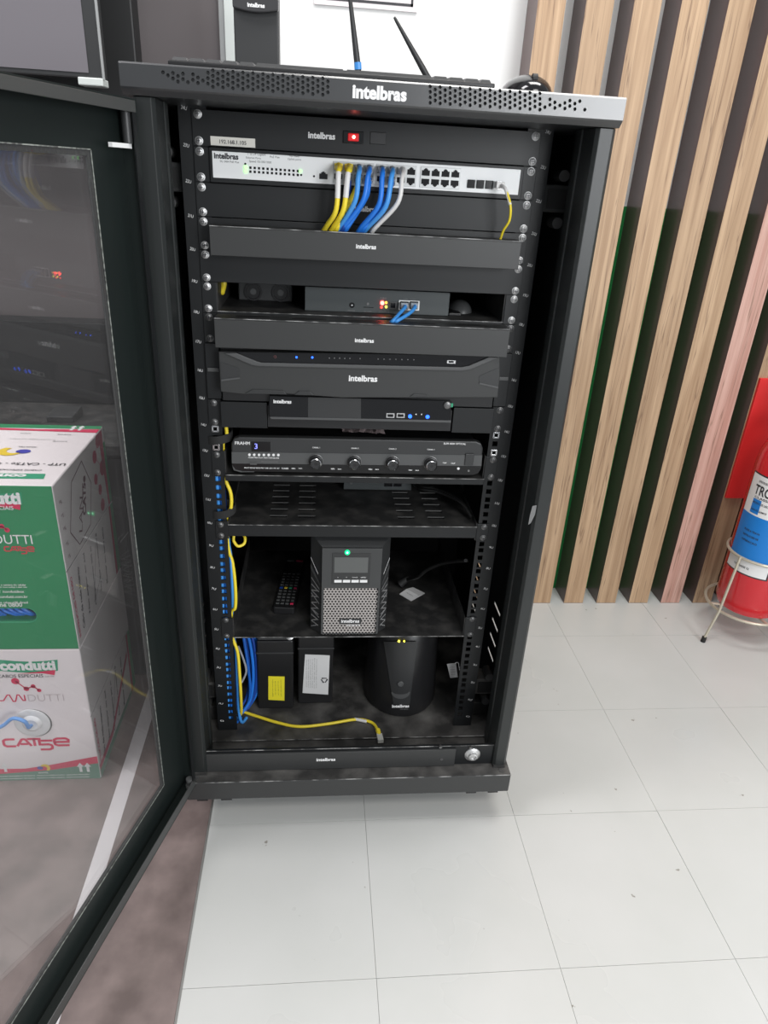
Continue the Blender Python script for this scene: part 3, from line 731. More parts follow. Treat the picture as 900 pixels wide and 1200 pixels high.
# dark box with two round sockets, at the left back of that shelf
tb = thing('dual_socket_box', (-0.16, 0.14, 0.803), 'dark box with two round sockets left of the grey box on the narrow shelf', 'power box')
q0 = at(279, 334, 0.10); q1 = at(343, 359, 0.10)
MB().box((q0.x, 0.10, 0.8032), (q1.x, 0.18, 0.845)).build('case', PLAST2, tb, bevel=0.002)
for px in (297, 329):
    c = at(px, 347, 0.10); rg = MB().lathe([(0.0145, 0), (0.0145, 0.003), (0.0115, 0.003), (0.011, 0.0012), (0.002, 0.0012)], (c.x, 0.10, max(c.z, 0.818)), (0, -1, 0), 22).build('socket', PLAST, tb, smooth=True)
    MB().cyl((c.x, 0.0985, max(c.z, 0.818)), (c.x, 0.0975, max(c.z, 0.818)), 0.005, n=14).build('pin', GREYP, rg)
ad = thing('rounded_adapter', (0.165, 0.1, 0.803), 'rounded dark grey adapter on the right of the grey box with red lamps', 'adapter')
q = at(537, 361, 0.08); MB().ellipsoid((0.166, 0.085, 0.8032), 0.020, 0.03, 0.018, 18, 8, half=True).build('shell', GREYP, ad, smooth=True)
MB().box((0.1395, 0.035, 0.8032), (0.160, 0.075, 0.8075)).build('base_tab', PLAST, ad, bevel=0.001)
yw = thing('cable_stub', at(262, 337, 0.05), 'short yellow cable end hanging at the left edge of the narrow shelf recess', 'cable')
MB().tube([at(263, 326, 0.05), at(262, 334, 0.05), at(259, 345, 0.04)], [0.0045] * 12 + [0.0012], 8, 6).build('cord', YEL, yw, smooth=True)

org2 = organiser(6, 'protruding black cable organizer directly under the shelf with the red lit box', 0.800, 0.7575, (427, 399), dark=True)
# k7 big recorder
dv = thing('video_recorder', (0, 0, U(9)), 'large two unit black video recorder with angled front corners', 'recorder')
YD = -0.030
MB().box((-0.216, -0.012, U(9) + 0.001), (0.216, 0.28, U(7) - 0.004)).build('chassis', PLAST, dv)
face = fp([(256, 412), (586, 417), (586, 440), (583.5, 466), (400, 466), (330, 461), (285, 462), (258.5, 459)], YD)
MB().prism(face, YD, -0.012).build('front', PANEL, dv, bevel=0.0012)
MB().prism(fp([(276, 412.5), (575, 417.3), (548, 429.5), (540, 430.5), (305, 425.3), (298, 424)], YD), YD - 0.0006, YD).build('display_strip', PLASTG, dv)
MB().prism(fp([(263, 413.5), (277, 413), (301, 422.8), (306, 424.2), (540, 429.8), (549, 428), (572, 418), (584, 418.5), (551, 432.5), (541, 434), (303, 428.5), (294, 427)], YD), YD - 0.004, YD).build('ridge', GREYP, dv, bevel=0.0012)
for P in ([(258.5, 424), (279, 431), (281, 433), (281, 443), (259.5, 446)], [(584.5, 431), (563, 440), (561, 442), (562, 449), (583.5, 454.5)]):
    ft = MB().prism(fp(P, YD), YD - 0.0007, YD).build('grip_recess', PLAST2, dv)
MB().prism(fp([(259.5, 444.5), (281, 441.8), (281, 443.6), (259.5, 446.5)], YD), YD - 0.0018, YD).build('grip_edge', GREYP, dv)
MB().prism(fp([(561.5, 448), (583.5, 453), (583.5, 455), (561.5, 449.8)], YD), YD - 0.0018, YD).build('grip_edge', GREYP, dv)
for P in ([(287, 461), (296, 456), (332, 457.5), (336, 462)], [(345, 462.5), (350, 458), (363, 458.2), (368, 463)], [(480, 465), (484, 461.5), (500, 462), (503, 465.5)]):
    MB().prism(fp(P, YD), YD - 0.002, YD).build('foot_facet', PLAST2, dv, bevel=0.0006)
for px, m in ((347.5, BLUL), (366, BLUL)): disc(px, 418.6 + (px - 347) * 0.012, 0.0016, m, 'status_lamp', dv, YD - 0.0006, 0.0008)
disc(322.5, 418, 0.0021, mat('dull_red_ring', (0.16, 0.05, 0.05), 0.4), 'power_ring', dv, YD - 0.0006, 0.0006); disc(322.5, 418, 0.0014, PLASTG, 'power_button', dv, YD - 0.0006, 0.0010)
for i, px in enumerate((386, 392, 398, 404, 410, 422, 443, 450, 457, 464, 471, 478, 485)): disc(px, 419.5 + (px - 386) * 0.02, 0.0009, FAINT, 'dim_lamp', dv, YD - 0.0006, 0.0005)
rect(524, 422, 533.5, 426, STEEL, 'usb_socket', dv, YD - 0.0006, 0.0012); rect(526, 422.8, 531.5, 425.2, PLASTG, 'usb_tongue', dv, YD - 0.0018, 0.0004)
logo(dv, 425.5, 443.5, YD, 0.0445)
for sx in (-1, 1):
    e = MB().box((0.219 * sx, -0.006, U(9) + 0.001), (0.241 * sx, 0, U(7) - 0.001)).build('ear', PANEL2, dv, bevel=0.0008)
    zc = at(249, 433, -0.006).z
    MB().box((0.2205 * sx, -0.0085, zc - 0.003), (0.2385 * sx, -0.006, zc + 0.003)).build('latch', GREYP, e, bevel=0.0008)
# k9 slim recorder
sr = thing('slim_recorder', (0, 0, U(10)), 'slim black recorder with two bright blue lamps under the large recorder', 'recorder')
YR = -0.022
MB().box((-0.147, -0.012, U(10) + 0.003), (0.151, 0.2, U(9) - 0.006)).build('chassis', PLAST, sr)
MB().prism(fp([(315, 464), (529, 470), (528.5, 494.5), (318, 490), (314.5, 487)], YR), YR, -0.012).build('front', PLASTG, sr, bevel=0.0015)
MB().prism(fp([(361, 465.5), (423, 467), (423, 491.5), (361, 490.2)], YR), YR - 0.0003, YR).build('smoked_window', PLAST2, sr)
MB().prism(fp([(316, 488.2), (528.5, 492.6), (528.5, 495), (318, 490.8)], YR), YR - 0.001, YR).build('lower_edge', GREYP, sr)
for sx, xa, xb in ((-1, -0.2205, -0.1480), (1, 0.1530, 0.2205)):
    MB().box((xa, -0.014, U(10) + 0.001), (xb, -0.002, U(9) - 0.001)).build('side_plate', PANEL2, sr, bevel=0.0006)
    MB().box((xa if sx > 0 else xb, -0.004, U(10) + 0.001), (0.241 * sx, 0.0, U(9) - 0.001)).build('ear', PANEL2, sr)
unit_screws(sr, 9, None, -0.004, True)
logo(sr, 331, 470.5, YR, 0.028)
for px in (480.5, 501): disc(px, 488 - (0.2 if px < 490 else -0.3), 0.0031, BLUL, 'blue_lamp', sr, YR - 0.0003, 0.001)
for px in (457.5, 469.5): 
    rect(px - 4.5, 484, px + 4.5, 489.5, STEEL, 'usb_socket', sr, YR - 0.0002, 0.001); rect(px - 3.3, 485.3, px + 3.3, 488.6, PLASTG, 'usb_hole', sr, YR - 0.0012, 0.0004)
for px in (487.5, 494): disc(px, 485.5, 0.001, WHITE, 'mark', sr, YR - 0.0002, 0.0004)
q = at(524, 474.5, YR); MB().lathe([(0.006, 0), (0.006, 0.003), (0.0045, 0.004), (0.001, 0.004)], (q.x, YR, q.z), (0, -1, 0), 16).build('lock', DSTEEL, sr, smooth=True)
q = at(528.5, 474.5, YR); MB().box((q.x - 0.002, YR - 0.002, q.z - 0.003), (q.x + 0.003, YR, q.z + 0.003)).build('tab', GREENP, sr)

# ---- amplifier and its shelf
t11, p11 = tray(U(11), U(12), 0.538, 'black rack shelf that carries the amplifier with four knobs', 'rack_shelf', -0.006, 0.011, 0.30, DUSTY, dark=True)
am = thing('audio_amplifier', (0, 0.1, 0.538), 'black zone amplifier with four silver rimmed volume knobs and a row of buttons', 'amplifier')
MB().box((-0.200, 0.008, 0.5425), (0.203, 0.25, 0.599)).build('chassis', PLAST, am, bevel=0.003)
YA = -0.006
aface = fp([(271, 520), (274, 514.5), (280, 512.2), (558, 517.5), (564, 520), (566, 526), (563.5, 550), (560, 555), (554, 557), (281, 552.6), (274.5, 550), (271.5, 545)], YA)
MB().prism(aface, YA, 0.008).build('front', PLAST2, am, bevel=0.002)
MB().prism(fp([(271.5, 529.5), (565, 533.5), (564, 546), (271.8, 543)], YA), YA - 0.0006, YA).build('mid_band', GREYP, am)
MB().prism(fp([(271.8, 543.2), (564, 546.3), (563, 550), (560, 554.5), (554, 556.4), (281, 552), (274.5, 549.5)], YA), YA - 0.0006, YA).build('lower_band', PLASTG, am)
MB().prism(fp([(272, 545), (276, 550), (284, 552), (298, 552.2), (298, 553), (282, 553), (274, 550.8)], YA), YA - 0.001, YA).build('trim_line', GREYP, am)
rect(294.5, 517.5, 317, 529, PLASTG, 'display', am, YA, 0.0008, 0.0)
c = at(300, 523, YA - 0.0011); MB().text('3', (c.x, YA - 0.0011, c.z), height=0.009, bold=0.0).build('digit', glow('blue_digit', (0.20, 0.22, 0.9), 1.6), am)
for i in range(7):
    c = at(292.3 + i * 5.65, 532.7 + i * 0.05, YA - 0.0006); MB().cyl((c.x, YA - 0.002, c.z), (c.x, YA - 0.0006, c.z), 0.0022, n=12).build('button', WHITE, am)
pr = MB()
for px, py, s, w in ((284, 519.3, 'FRAHM', 0.024), (533, 520, 'SLIM 4000 OPTICAL', 0.038), (370.5, 524.5, 'CANAL 1', 0.0125), (416, 525.3, 'CANAL 2', 0.0125), (460, 526, 'CANAL 3', 0.0125), (505, 526.8, 'CANAL 4', 0.0125),
                     (309, 536.6, 'MODE PREV PLAY NEXT REP EQ USB', 0.05), (307, 548.5, 'MULTI ZONE RECEIVER / USB / SD / FM / BT', 0.058), (334, 549, 'TUNER', 0.012),
                     (344, 549, 'MIN', 0.006), (352, 549, 'MAX', 0.006), (390, 549.5, 'MIN', 0.006), (398, 549.8, 'MAX', 0.006), (434, 550, 'MIN', 0.006), (442, 550.2, 'MAX', 0.006), (481, 551, 'MIN', 0.006), (489, 551.3, 'MAX', 0.006),
                     (521, 542.5, 'TEMP', 0.007), (531, 543, 'CLIP', 0.007)):
    c = at(px, py, YA - 0.0009); pr.text(s, (c.x, YA - 0.0009, c.z), width=w, bold=0.02)
pr.build('lettering', WHITE, am)
rect(293, 541.5, 301, 544.5, GREYP, 'usb_socket', am, YA - 0.0006, 0.001); rect(306, 540.5, 325.5, 541.3, FAINT, 'card_slot', am, YA - 0.0006, 0.0006)
for i, (px, py) in enumerate(((370, 540), (415, 541), (459.5, 541.8), (504.5, 542.6))):
    c = at(px, py, YA)
    kn = MB().lathe([(0.0115, 0), (0.0115, 0.003), (0.0108, 0.0045), (0.0092, 0.0050), (0.0088, 0.013), (0.0080, 0.0138), (0.001, 0.0132)], (c.x, YA - 0.0006, c.z), (0, -1, 0), 28).build('knob', PLAST, am, smooth=True)
    MB().lathe([(0.0122, 0.0), (0.0122, 0.0014), (0.0112, 0.0018), (0.0112, 0.0)], (c.x, YA - 0.0006, c.z), (0, -1, 0), 28, caps=False).build('rim', DSTEEL, kn, smooth=True)
    MB().lathe([(0.0089, 0.0128), (0.0091, 0.0136), (0.0080, 0.0144), (0.0078, 0.0138)], (c.x, YA - 0.0006, c.z), (0, -1, 0), 28, caps=False).build('bright_ring', CHROME, kn, smooth=True)
    b = MB()
    for a in range(0, 360, 30):
        d = Vector((math.cos(math.radians(a)), 0, math.sin(math.radians(a)))); p = Vector((c.x, YA - 0.0146, c.z)); n_ = Vector((-d.z, 0, d.x)) * 0.0003
        b.add([p + d * 0.003 - n_, p + d * 0.0075 - n_, p + d * 0.0075 + n_, p + d * 0.003 + n_], [(0, 1, 2, 3)])
    b.build('knob_rays', GREYP, kn)
rect(545.5, 531.5, 554, 545, PLAST2, 'rocker_switch', am, YA - 0.0006, 0.0025, 0.0008); disc(549, 551.5, 0.002, FAINT, 'power_mark', am, YA - 0.0006); disc(537, 549, 0.0022, WHITE, 'jack', am, YA - 0.0006)
# things on the amplifier
pp = thing('paper_sheet', at(425, 505, 0.10), 'crumpled pinkish paper lying on top of the amplifier', 'paper')
zt = 0.6005; A = [atz(398, 505, zt), atz(402, 510.5, zt), atz(452, 513, zt), atz(448, 509, zt)]
b = MB(); N = 8; vs = []
for i in range(N + 1):
    for j in range(4):
        e0 = A[1].lerp(A[2], i / N); e1 = e0 + Vector((-0.006, 0.09, 0)); p_ = e0.lerp(e1, j / 3); vs.append(Vector((p_.x, p_.y + 0.012, zt + 0.001 + random.uniform(0, 0.006) * (1 if j else 0.6))))
b.add(vs, [(i * 4 + j, (i + 1) * 4 + j, (i + 1) * 4 + j + 1, i * 4 + j + 1) for i in range(N) for j in range(3)])
b.build('sheet', PINKP, pp)
for i, (P, lab) in enumerate((([(262, 500), (276, 488), (300, 500), (340, 503), (390, 499)], 'thin black cable looping behind the left end of the amplifier top'), ([(281, 509), (320, 503), (352, 505), (380, 509)], 'black cable lying flat along the amplifier top'))):
    cb = thing('power_cable', at(*P[0], 0.06), lab, 'cable')
    MB().tube([Vector((at(x, y, 0.07 + 0.01 * i).x, 0.07 + 0.03 * j, max(0.604 if j else 0.60, at(x, y, 0.07 + 0.03 * j).z))) for j, (x, y) in enumerate(P)], 0.003, 8, 6).build('cord', BCAB, cb, smooth=True)

# ---- perforated shelf
t14, p14 = tray(U(14) + 0.004, U(14) - 0.030, 0.442, 'wide black slotted rack shelf with a plain front lip under the amplifier', 'rack_shelf', 0.0, 0.0225, 0.34, DUSTY, dark=True)
c = MB(); lips = MB()
for x in (-0.135, -0.085, 0.095, 0.150):
    for i in range(7):
        y = 0.03 + 0.027 * i
        c.box((x - 0.015, y, 0.43), (x + 0.015, y + 0.006, 0.45)); lips.box((x - 0.016, y + 0.006, 0.442), (x + 0.016, y + 0.0072, 0.4432))
cut(p14, c); lips.build('added_slot_lips', PANEL, t14)['kind'] = 'stuff'  # raised lips added to stand in for the slots' lit edges
cv = thing('media_converter', (0.05, 0.2, 0.442), 'small grey box with two dark ports at the back of the slotted shelf', 'converter')
MB().box((-0.015, 0.150, 0.4442), (0.118, 0.25, 0.4665)).build('case', GREYDEV, cv, bevel=0.001)
for px in (455, 466): rect(px - 4.5, 564.5, px + 4.5, 570, PLASTG, 'port', cv, 0.15, 0.001)
disc(411.5, 566, 0.0025, DSTEEL, 'screw_head', cv, 0.15, 0.001); disc(473, 566, 0.0018, GREYP, 'lamp', cv, 0.15, 0.001)
cb = thing('power_cable', at(490, 575, 0.13), 'black cable looping over the right side of the slotted shelf', 'cable')
for P in ([(484, 566, 0.16), (492, 573, 0.11), (515, 577, 0.09), (540, 589, 0.05), (558, 606, 0.02)],):
    pts = [at(x, y, Y) for x, y, Y in P]
    for v in pts: v.z = max(v.z, 0.4475)
    pts[-1].x = min(pts[-1].x, 0.212)
    MB().tube(pts, 0.0030, 8, 6).build('cord', BCAB, cb, smooth=True)
    MB().tube([v + Vector((0, 0.012, 0.0)) for v in pts], 0.0026, 8, 6).build('cord', BCAB, cb, smooth=True)

# ---- shelf with the UPS
ZU = 0.206
t18 = thing('rack_shelf', (0, 0, ZU), 'dusty black rack shelf without a lip that carries the UPS and a remote control', 'rack shelf', 'rack shelves')
MB().box((-0.2195, -0.004, ZU - 0.0018), (0.2195, 0.33, ZU)).build('shelf_plate', DUSTY, t18, bevel=0.0005); edge_highlight(-0.2195, 0.2195, -0.004, ZU, t18)
for sx in (-1, 1):
    MB().box((0.2195 * sx, -0.002, ZU - 0.002), (0.241 * sx, 0.0, ZU + 0.0415)).build('ear', PANEL2, t18, bevel=0.0006)
    xi = 0.2195 * sx; xo = 0.218 * sx
    MB().prismx([(0, ZU), (0, ZU + 0.040), (0.05, ZU + 0.040), (0.33, ZU + 0.035), (0.33, ZU)], min(xi, xo), max(xi, xo)).build('side_flange', DUSTY, t18)
    for z in (ZU + 0.037, ZU + 0.001): screw(t18, 0.2325 * sx, z + 0.001, -0.002, True)
up = thing('power_backup', (-0.005, 0.15, ZU), 'upright black UPS with perforated silver grille, grey display and green lamp', 'UPS')
Zb, Zt = ZU + 0.0005, 0.4145
xl, xr = -0.0765, 0.0685
MB().box((xl, 0.024, Zb), (xr, 0.31, Zt)).build('case', PLAST, up, bevel=0.003)
# front shell: centre field and slanted cheeks
cz0, cz1 = 0.2125, 0.398
xa, xb = -0.0565, 0.0515
b = MB()
F = {'a': (xa, 0.0, cz0), 'b': (xb, 0.0, cz0), 'c': (xb, 0.0, cz1), 'd': (xa, 0.0, cz1), 'e': (xl, 0.024, Zb), 'f': (xr, 0.024, Zb), 'g': (xr, 0.024, Zt), 'h': (xl, 0.024, Zt)}
k_ = list(F); V = [F[i] for i in k_]; ix = {n: i for i, n in enumerate(k_)}
def fc(s): return tuple(ix[ch] for ch in s)
b.add(V, [fc('ehda'), fc('bcgf'), fc('dhgc'), fc('eabf'), fc('efgh')])
b.build('cheeks', PLAST2, up)
gz0_, gz1_ = at(410, 741, 0).z, at(410, 688, 0).z
b = MB()                                         # centre field as a frame round the grille opening
b.box((xa, 0.0, gz1_), (xb, 0.004, cz1)); b.box((xa, 0, cz0), (xb, 0.004, gz0_)); b.box((xa, 0, gz0_), (xa + 0.004, 0.004, gz1_)); b.box((xb - 0.004, 0, gz0_), (xb, 0.004, gz1_))
for v in b.v: v.y -= 0.0042
b.build('front_frame', GREYP if False else mat('ups_front_grey', (0.045, 0.047, 0.048), 0.42), up, bevel=0.0008)
MB().box((xa + 0.003, -0.0012, gz0_ - 0.001), (xb - 0.003, -0.0003, gz1_ + 0.001)).build('grille_back', RUBBER, up)
g = MB(); R = 0.0036; dx = R * math.sqrt(3); z = gz0_ + 0.001; row = 0
while z < gz1_ - 0.001:
    x = xa + 0.0045 + (dx / 2 if row % 2 else 0)
    while x < xb - 0.0045:
        outer = [Vector((x + R * math.sin(math.radians(60 * i)), -0.0026, z + R * math.cos(math.radians(60 * i)))) for i in range(6)]
        inner = [Vector((x + 0.60 * R * math.sin(math.radians(60 * i)), -0.0026, z + 0.60 * R * math.cos(math.radians(60 * i)))) for i in range(6)]
        deep = [v + Vector((0, 0.0012, 0)) for v in inner]
        g.add(outer + inner + deep, [(i, (i + 1) % 6, 6 + (i + 1) % 6, 6 + i) for i in range(6)] + [(6 + i, 6 + (i + 1) % 6, 12 + (i + 1) % 6, 12 + i) for i in range(6)])
        x += dx
    z += 1.5 * R; row += 1
g.build('grille', GRILL, up)
YP = -0.0043
rect(389.5, 648, 433, 684.5, PLAST2, 'panel_inset', up, YP, 0.0008, 0.0006)
lcd = rect(392, 653, 430.8, 671, mat('lcd_grey', (0.105, 0.11, 0.108), 0.35), 'display', up, YP - 0.0008, 0.0006)
for i in range(4): rect(391.8 + i * 10, 679.4, 400.3 + i * 10, 682.4, WHITE, 'button', up, YP - 0.0008, 0.0012, 0.0003)
pr = MB()
for px, s, w in ((396, 'A', 0.002), (406, 'V', 0.002), (415.8, 'ON/MUTE', 0.010), (425.8, 'OFF/ESC', 0.010)):
    c = at(px, 676.7, YP - 0.0011); pr.text(s, (c.x, YP - 0.0011, c.z), width=w, bold=0.02)
pr.build('lettering', WHITE, up)
c = at(407, 647, YP); MB().cyl((c.x, YP - 0.0022, c.z), (c.x, YP, c.z), 0.0048, n=14).build('green_lamp', glow('green_lamp_hot', (0.0, 0.62, 0.20), 1.3), up); MB().cyl((c.x, YP - 0.0026, c.z), (c.x, YP - 0.0022, c.z), 0.0018, n=10).build('lamp_core', glow('green_core', (0.3, 1, 0.55), 4), up)
c = at(410.5, 728.5, YP); lg = MB().box((c.x - 0.021, YP + 0.0008, c.z - 0.0065), (c.x + 0.021, YP + 0.0014, c.z + 0.006)).build('badge', PLAST2, up)
MB().text('intelbras', (c.x, YP + 0.0004, c.z + 0.001), width=0.034, bold=0.03).build('logo', WHITE, lg)
c = at(414, 732.8, YP); MB().text('SNB 1500 VA BI', (c.x, YP + 0.0004, c.z), width=0.025, bold=0.03).build('lettering', WHITE, lg)
def cheek(side, s, t):                           # s across the cheek from the centre outwards, t from bottom to top
    if side < 0: A0, A1, B0, B1 = F['a'], F['d'], F['e'], F['h']
    else: A0, A1, B0, B1 = F['b'], F['c'], F['f'], F['g']
    p_ = Vector(A0).lerp(Vector(A1), t).lerp(Vector(B0).lerp(Vector(B1), t), s)
    return p_ + Vector((0.0009 * side, -0.0007, 0))
for side in (-1, 1):
    bb = MB()
    for i in range(15):
        t = 0.04 + i * 0.033
        if i % 5 == 4: bb.add([cheek(side, 0.15, t + 0.0), cheek(side, 0.9, t + 0.055), cheek(side, 0.9, t + 0.066), cheek(side, 0.15, t + 0.012)], [(0, 1, 2, 3)])
        elif i % 2: bb.add([cheek(side, 0.2, t), cheek(side, 0.88, t + 0.02), cheek(side, 0.88, t + 0.032), cheek(side, 0.2, t + 0.012)], [(0, 1, 2, 3)])
        else: bb.add([cheek(side, 0.35, t + 0.03), cheek(side, 0.88, t - 0.01), cheek(side, 0.88, t + 0.0), cheek(side, 0.35, t + 0.040)], [(0, 1, 2, 3)])
    bb.build('cheek_stripes', mat('stripe_grey', (0.28, 0.28, 0.28), 0.4) if side < 0 else MATS['stripe_grey'], up)
    flat('cheek_bar', WHITE, up, [[cheek(side, 0.28, 0.66), cheek(side, 0.97, 0.755), cheek(side, 0.97, 0.768), cheek(side, 0.28, 0.673)]])
    flat('cheek_band', GREYP, up, [[cheek(side, 0.1, 0.555), cheek(side, 0.97, 0.645), cheek(side, 0.97, 0.70), cheek(side, 0.1, 0.575)]])
# remote control
rc = thing('remote_control', (0, 0, 0), 'long black remote control with one yellow and two pink keys lying on the UPS shelf', 'remote control')
r0 = (atz(318, 713, ZU + 0.01) + atz(347, 717, ZU + 0.01)) / 2; r1 = (atz(336, 657, ZU + 0.01) + atz(356, 658, ZU + 0.01)) / 2
dv_ = r1 - r0; L_ = dv_.length; ang = math.atan2(dv_.y, dv_.x) - math.pi / 2
rc.location = (r0.x, r0.y, ZU); rc.rotation_euler = (0, 0, ang)
W_ = 0.022
MB().prismz([(-W_, 0.003), (-W_ + 0.003, 0), (W_ - 0.003, 0), (W_, 0.003), (W_ - 0.001, L_ - 0.003), (W_ - 0.004, L_), (-W_ + 0.004, L_), (-W_ + 0.001, L_ - 0.003)], 0.0, 0.016).build('body', PLAST, rc, local=True, bevel=0.0025)
for r in range(11):
    for cc in range(4):
        yk = 0.014 + r * 0.0115; xk = -0.0142 + cc * 0.0095
        m = GREYP
        if r in (7, 8) and cc in (1, 2): m = PLAST2
        if r == 5: m = [DBLU, YELP, GREENP, PINK2][cc]
        if r == 0 and cc == 3: m = PINK
        if r == 9: m = PLAST2
        MB().box((xk - 0.0033, yk - 0.0026, 0.016), (xk + 0.0033, yk + 0.0026, 0.0175)).build('key', m if r != 5 or cc in (0, 1) else m, rc, local=True, bevel=0.0006)
for xk, m in ((-0.009, GREYP), (0.011, PINK2)):
    MB().box((xk - 0.0075, L_ - 0.013, 0.016), (xk + 0.0075, L_ - 0.007, 0.0176)).build('key', m, rc, local=True, bevel=0.0006)
# folded note
nt_ = thing('folded_note', atz(483, 695, ZU), 'small folded white paper lying on the shelf right of the UPS', 'paper')
a, b_, c_, d_ = atz(468, 696, ZU + 0.002), atz(482, 704, ZU + 0.002), atz(498, 695, ZU + 0.004), atz(484, 688, ZU + 0.006)
m1 = (a + d_) / 2 + Vector((0, 0, 0.004)); m2 = (b_ + c_) / 2 + Vector((0, 0, 0.004))
b = MB(); b.add([a, b_, m2, m1], [(0, 1, 2, 3)]); b.add([m1, m2, c_, d_], [(0, 1, 2, 3)]); b.add([a - Vector((0, 0, 0.0012)), b_ - Vector((0, 0, 0.0012)), c_ - Vector((0, 0, 0.0012)), d_ - Vector((0, 0, 0.0012))], [(0, 1, 2, 3)])
b.build('sheet', PAPER, nt_)
b = MB(); e = (b_ - a).normalized(); f_ = (m1 - a).normalized()
b.text('NOTA FISCAL', a.lerp(m2, 0.55) + Vector((0, 0, 0.0008)), width=0.018, Ux=e, Vx=f_); b.build('lettering', FAINT, nt_)
cb = thing('power_cable', at(500, 665, 0.15), 'black power cable curving from behind the UPS to the right rail', 'cable')
pts = [at(476, 678, 0.17), at(490, 676, 0.13), at(500, 668, 0.12), at(520, 660, 0.10), at(545, 657, 0.06), at(556, 657, 0.03)]
for v in pts: v.z = max(v.z, ZU + 0.006)
pts[0].z = ZU + 0.02; pts[-1].x = min(pts[-1].x, 0.214)
MB().tube(pts, 0.0036, 8, 6).build('cord', BCAB, cb, smooth=True)
MB().cyl(pts[0] + Vector((-0.012, 0.0, -0.010)), pts[0] + Vector((0.006, 0.0, 0.008)), 0.010, 0.006, n=14).build('plug', RUBBER, cb, smooth=True)

# ---- bottom of the rack
ZB = -0.0245
def battery(x0, x1, yf, label, sticker):
    t = thing('battery', ((x0 + x1) / 2, yf + 0.05, ZB), label, 'battery', 'two sealed batteries')
    MB().box((x0, yf, ZB + 0.0005), (x1, yf + 0.10, 0.150)).build('case', PLAST, t, bevel=0.003)
    MB().box((x0 - 0.0012, yf - 0.0012, 0.118), (x1 + 0.0012, yf + 0.1012, 0.122)).build('lid_seam', PLAST2, t, bevel=0.001)
    MB().prismx([(yf + 0.003, 0.150), (yf + 0.014, 0.166), (yf + 0.097, 0.166), (yf + 0.097, 0.150)], x0 + 0.002, x1 - 0.002).build('lid', PLAST2, t, bevel=0.002)
    return t
b1 = battery(-0.184, -0.111, 0.060, 'black battery with a yellow sticker, left of the pair on the rack floor', 0)
b2 = battery(-0.1015, -0.0285, 0.074, 'black battery with a large white label, right of the pair on the rack floor', 1)
s1 = MB().prism(fp([(314.5, 792.5), (333.5, 793), (333.3, 821), (314.5, 820)], 0.0595)[::-1], 0.0593, 0.0600).build('sticker', YELLAB, b1)
s2 = MB().prism(fp([(357.5, 767), (386.5, 768), (384.5, 814), (354.5, 812)], 0.0735)[::-1], 0.0733, 0.0740).build('sticker', PAPER, b2)
for s, (px0, px1), (py0, py1), Y, nr, m in ((s1, (318, 331), (796, 817), 0.0592, 4, DARKP), (s2, (358, 372), (771, 808), 0.0732, 6, FAINT)):
    b = MB()
    for i in range(nr):
        px = px0 + (px1 - px0) * (i + 0.5) / nr
        c = at(px, (py0 + py1) / 2, Y); h = abs(at(px, py0, Y).z - at(px, py1, Y).z) * random.uniform(0.75, 1)
        b.text(random.choice(['CUIDADO NAO ABRIR', 'BATERIA SELADA 12V', 'NAO INCINERAR NEM CURTO', 'RECICLAR CHUMBO ACIDO']), (c.x, Y, c.z), width=h, height=0.0016, Ux=(0, 0, -1), Vx=(1, 0, 0))
    b.build('lettering', m, s)
b = MB(); c = at(380, 797, 0.0732)
for i in range(3):
    a = math.radians(90 + 120 * i); d = Vector((math.cos(a), 0, math.sin(a))); n_ = Vector((-d.z, 0, d.x)); p_ = c + d * 0.0045
    b.add([p_ - n_ * 0.005 - d * 0.001, p_ + n_ * 0.003 - d * 0.001, p_ + n_ * 0.003 + d * 0.0015, p_ - n_ * 0.005 + d * 0.0015], [(0, 1, 2, 3)])
    b.add([p_ + n_ * 0.003 - d * 0.003, p_ + n_ * 0.0065, p_ + n_ * 0.003 + d * 0.0032], [(0, 1, 2)])
b.build('recycling_mark', DARKP, s2)
c = at(340, 753.5, 0.075); MB().lathe([(0.008, 0), (0.008, 0.002), (0.0055, 0.003), (0.0055, 0.006), (0.001, 0.007)], (c.x, 0.0665, 0.157), (0, -0.8, 0.6), 16).build('terminal_bolt', STEEL, b1, smooth=True)
MB().box((-0.092, 0.082, 0.166), (-0.078, 0.095, 0.171)).build('terminal', STEEL, b2, bevel=0.001)

mu = thing('desk_ups', (0.12, 0.11, ZB), 'rounded black mini UPS tower with a round button on the rack floor', 'UPS')
def ring(rx, ry, z, n=28): return [(0.120 + rx * math.cos(2 * math.pi * i / n), 0.115 + ry * (math.sin(2 * math.pi * i / n)) * (1.0 if math.sin(2 * math.pi * i / n) < 0 else 1.3), z) for i in range(n)]
b = MB(); n = 28; rings = [ring(0.076, 0.086, ZB + 0.0005), ring(0.079, 0.089, ZB + 0.006), ring(0.077, 0.087, 0.03), ring(0.074, 0.083, 0.12), ring(0.070, 0.078, 0.172), ring(0.060, 0.066, 0.186)]
v = [p_ for r_ in rings for p_ in r_]; f = []
for k in range(len(rings) - 1): f += [(k * n + i, k * n + (i + 1) % n, (k + 1) * n + (i + 1) % n, (k + 1) * n + i) for i in range(n)]
f += [tuple(range(n - 1, -1, -1)), tuple(range((len(rings) - 1) * n, len(rings) * n))]
b.add(v, f); b.build('case', PLAST, mu, smooth=True)
def mufront(px, py, off=0.0):                    # point on the curved front of the tower
    lo, hi = 0.0, 0.12
    for _ in range(40):
        mid = (lo + hi) / 2; q = at(px, py, mid)
        k = 0.087 - 0.004 * max(0, min(1, (q.z - 0.03) / 0.1)); kx = 0.0775 - 0.004 * max(0, min(1, (q.z - 0.03) / 0.1))
        ins = ((q.x - 0.120) / kx) ** 2 + ((mid - 0.115) / k) ** 2
        if ins > 1: lo = mid
        else: hi = mid
    return at(px, py, lo - off)
strip = []
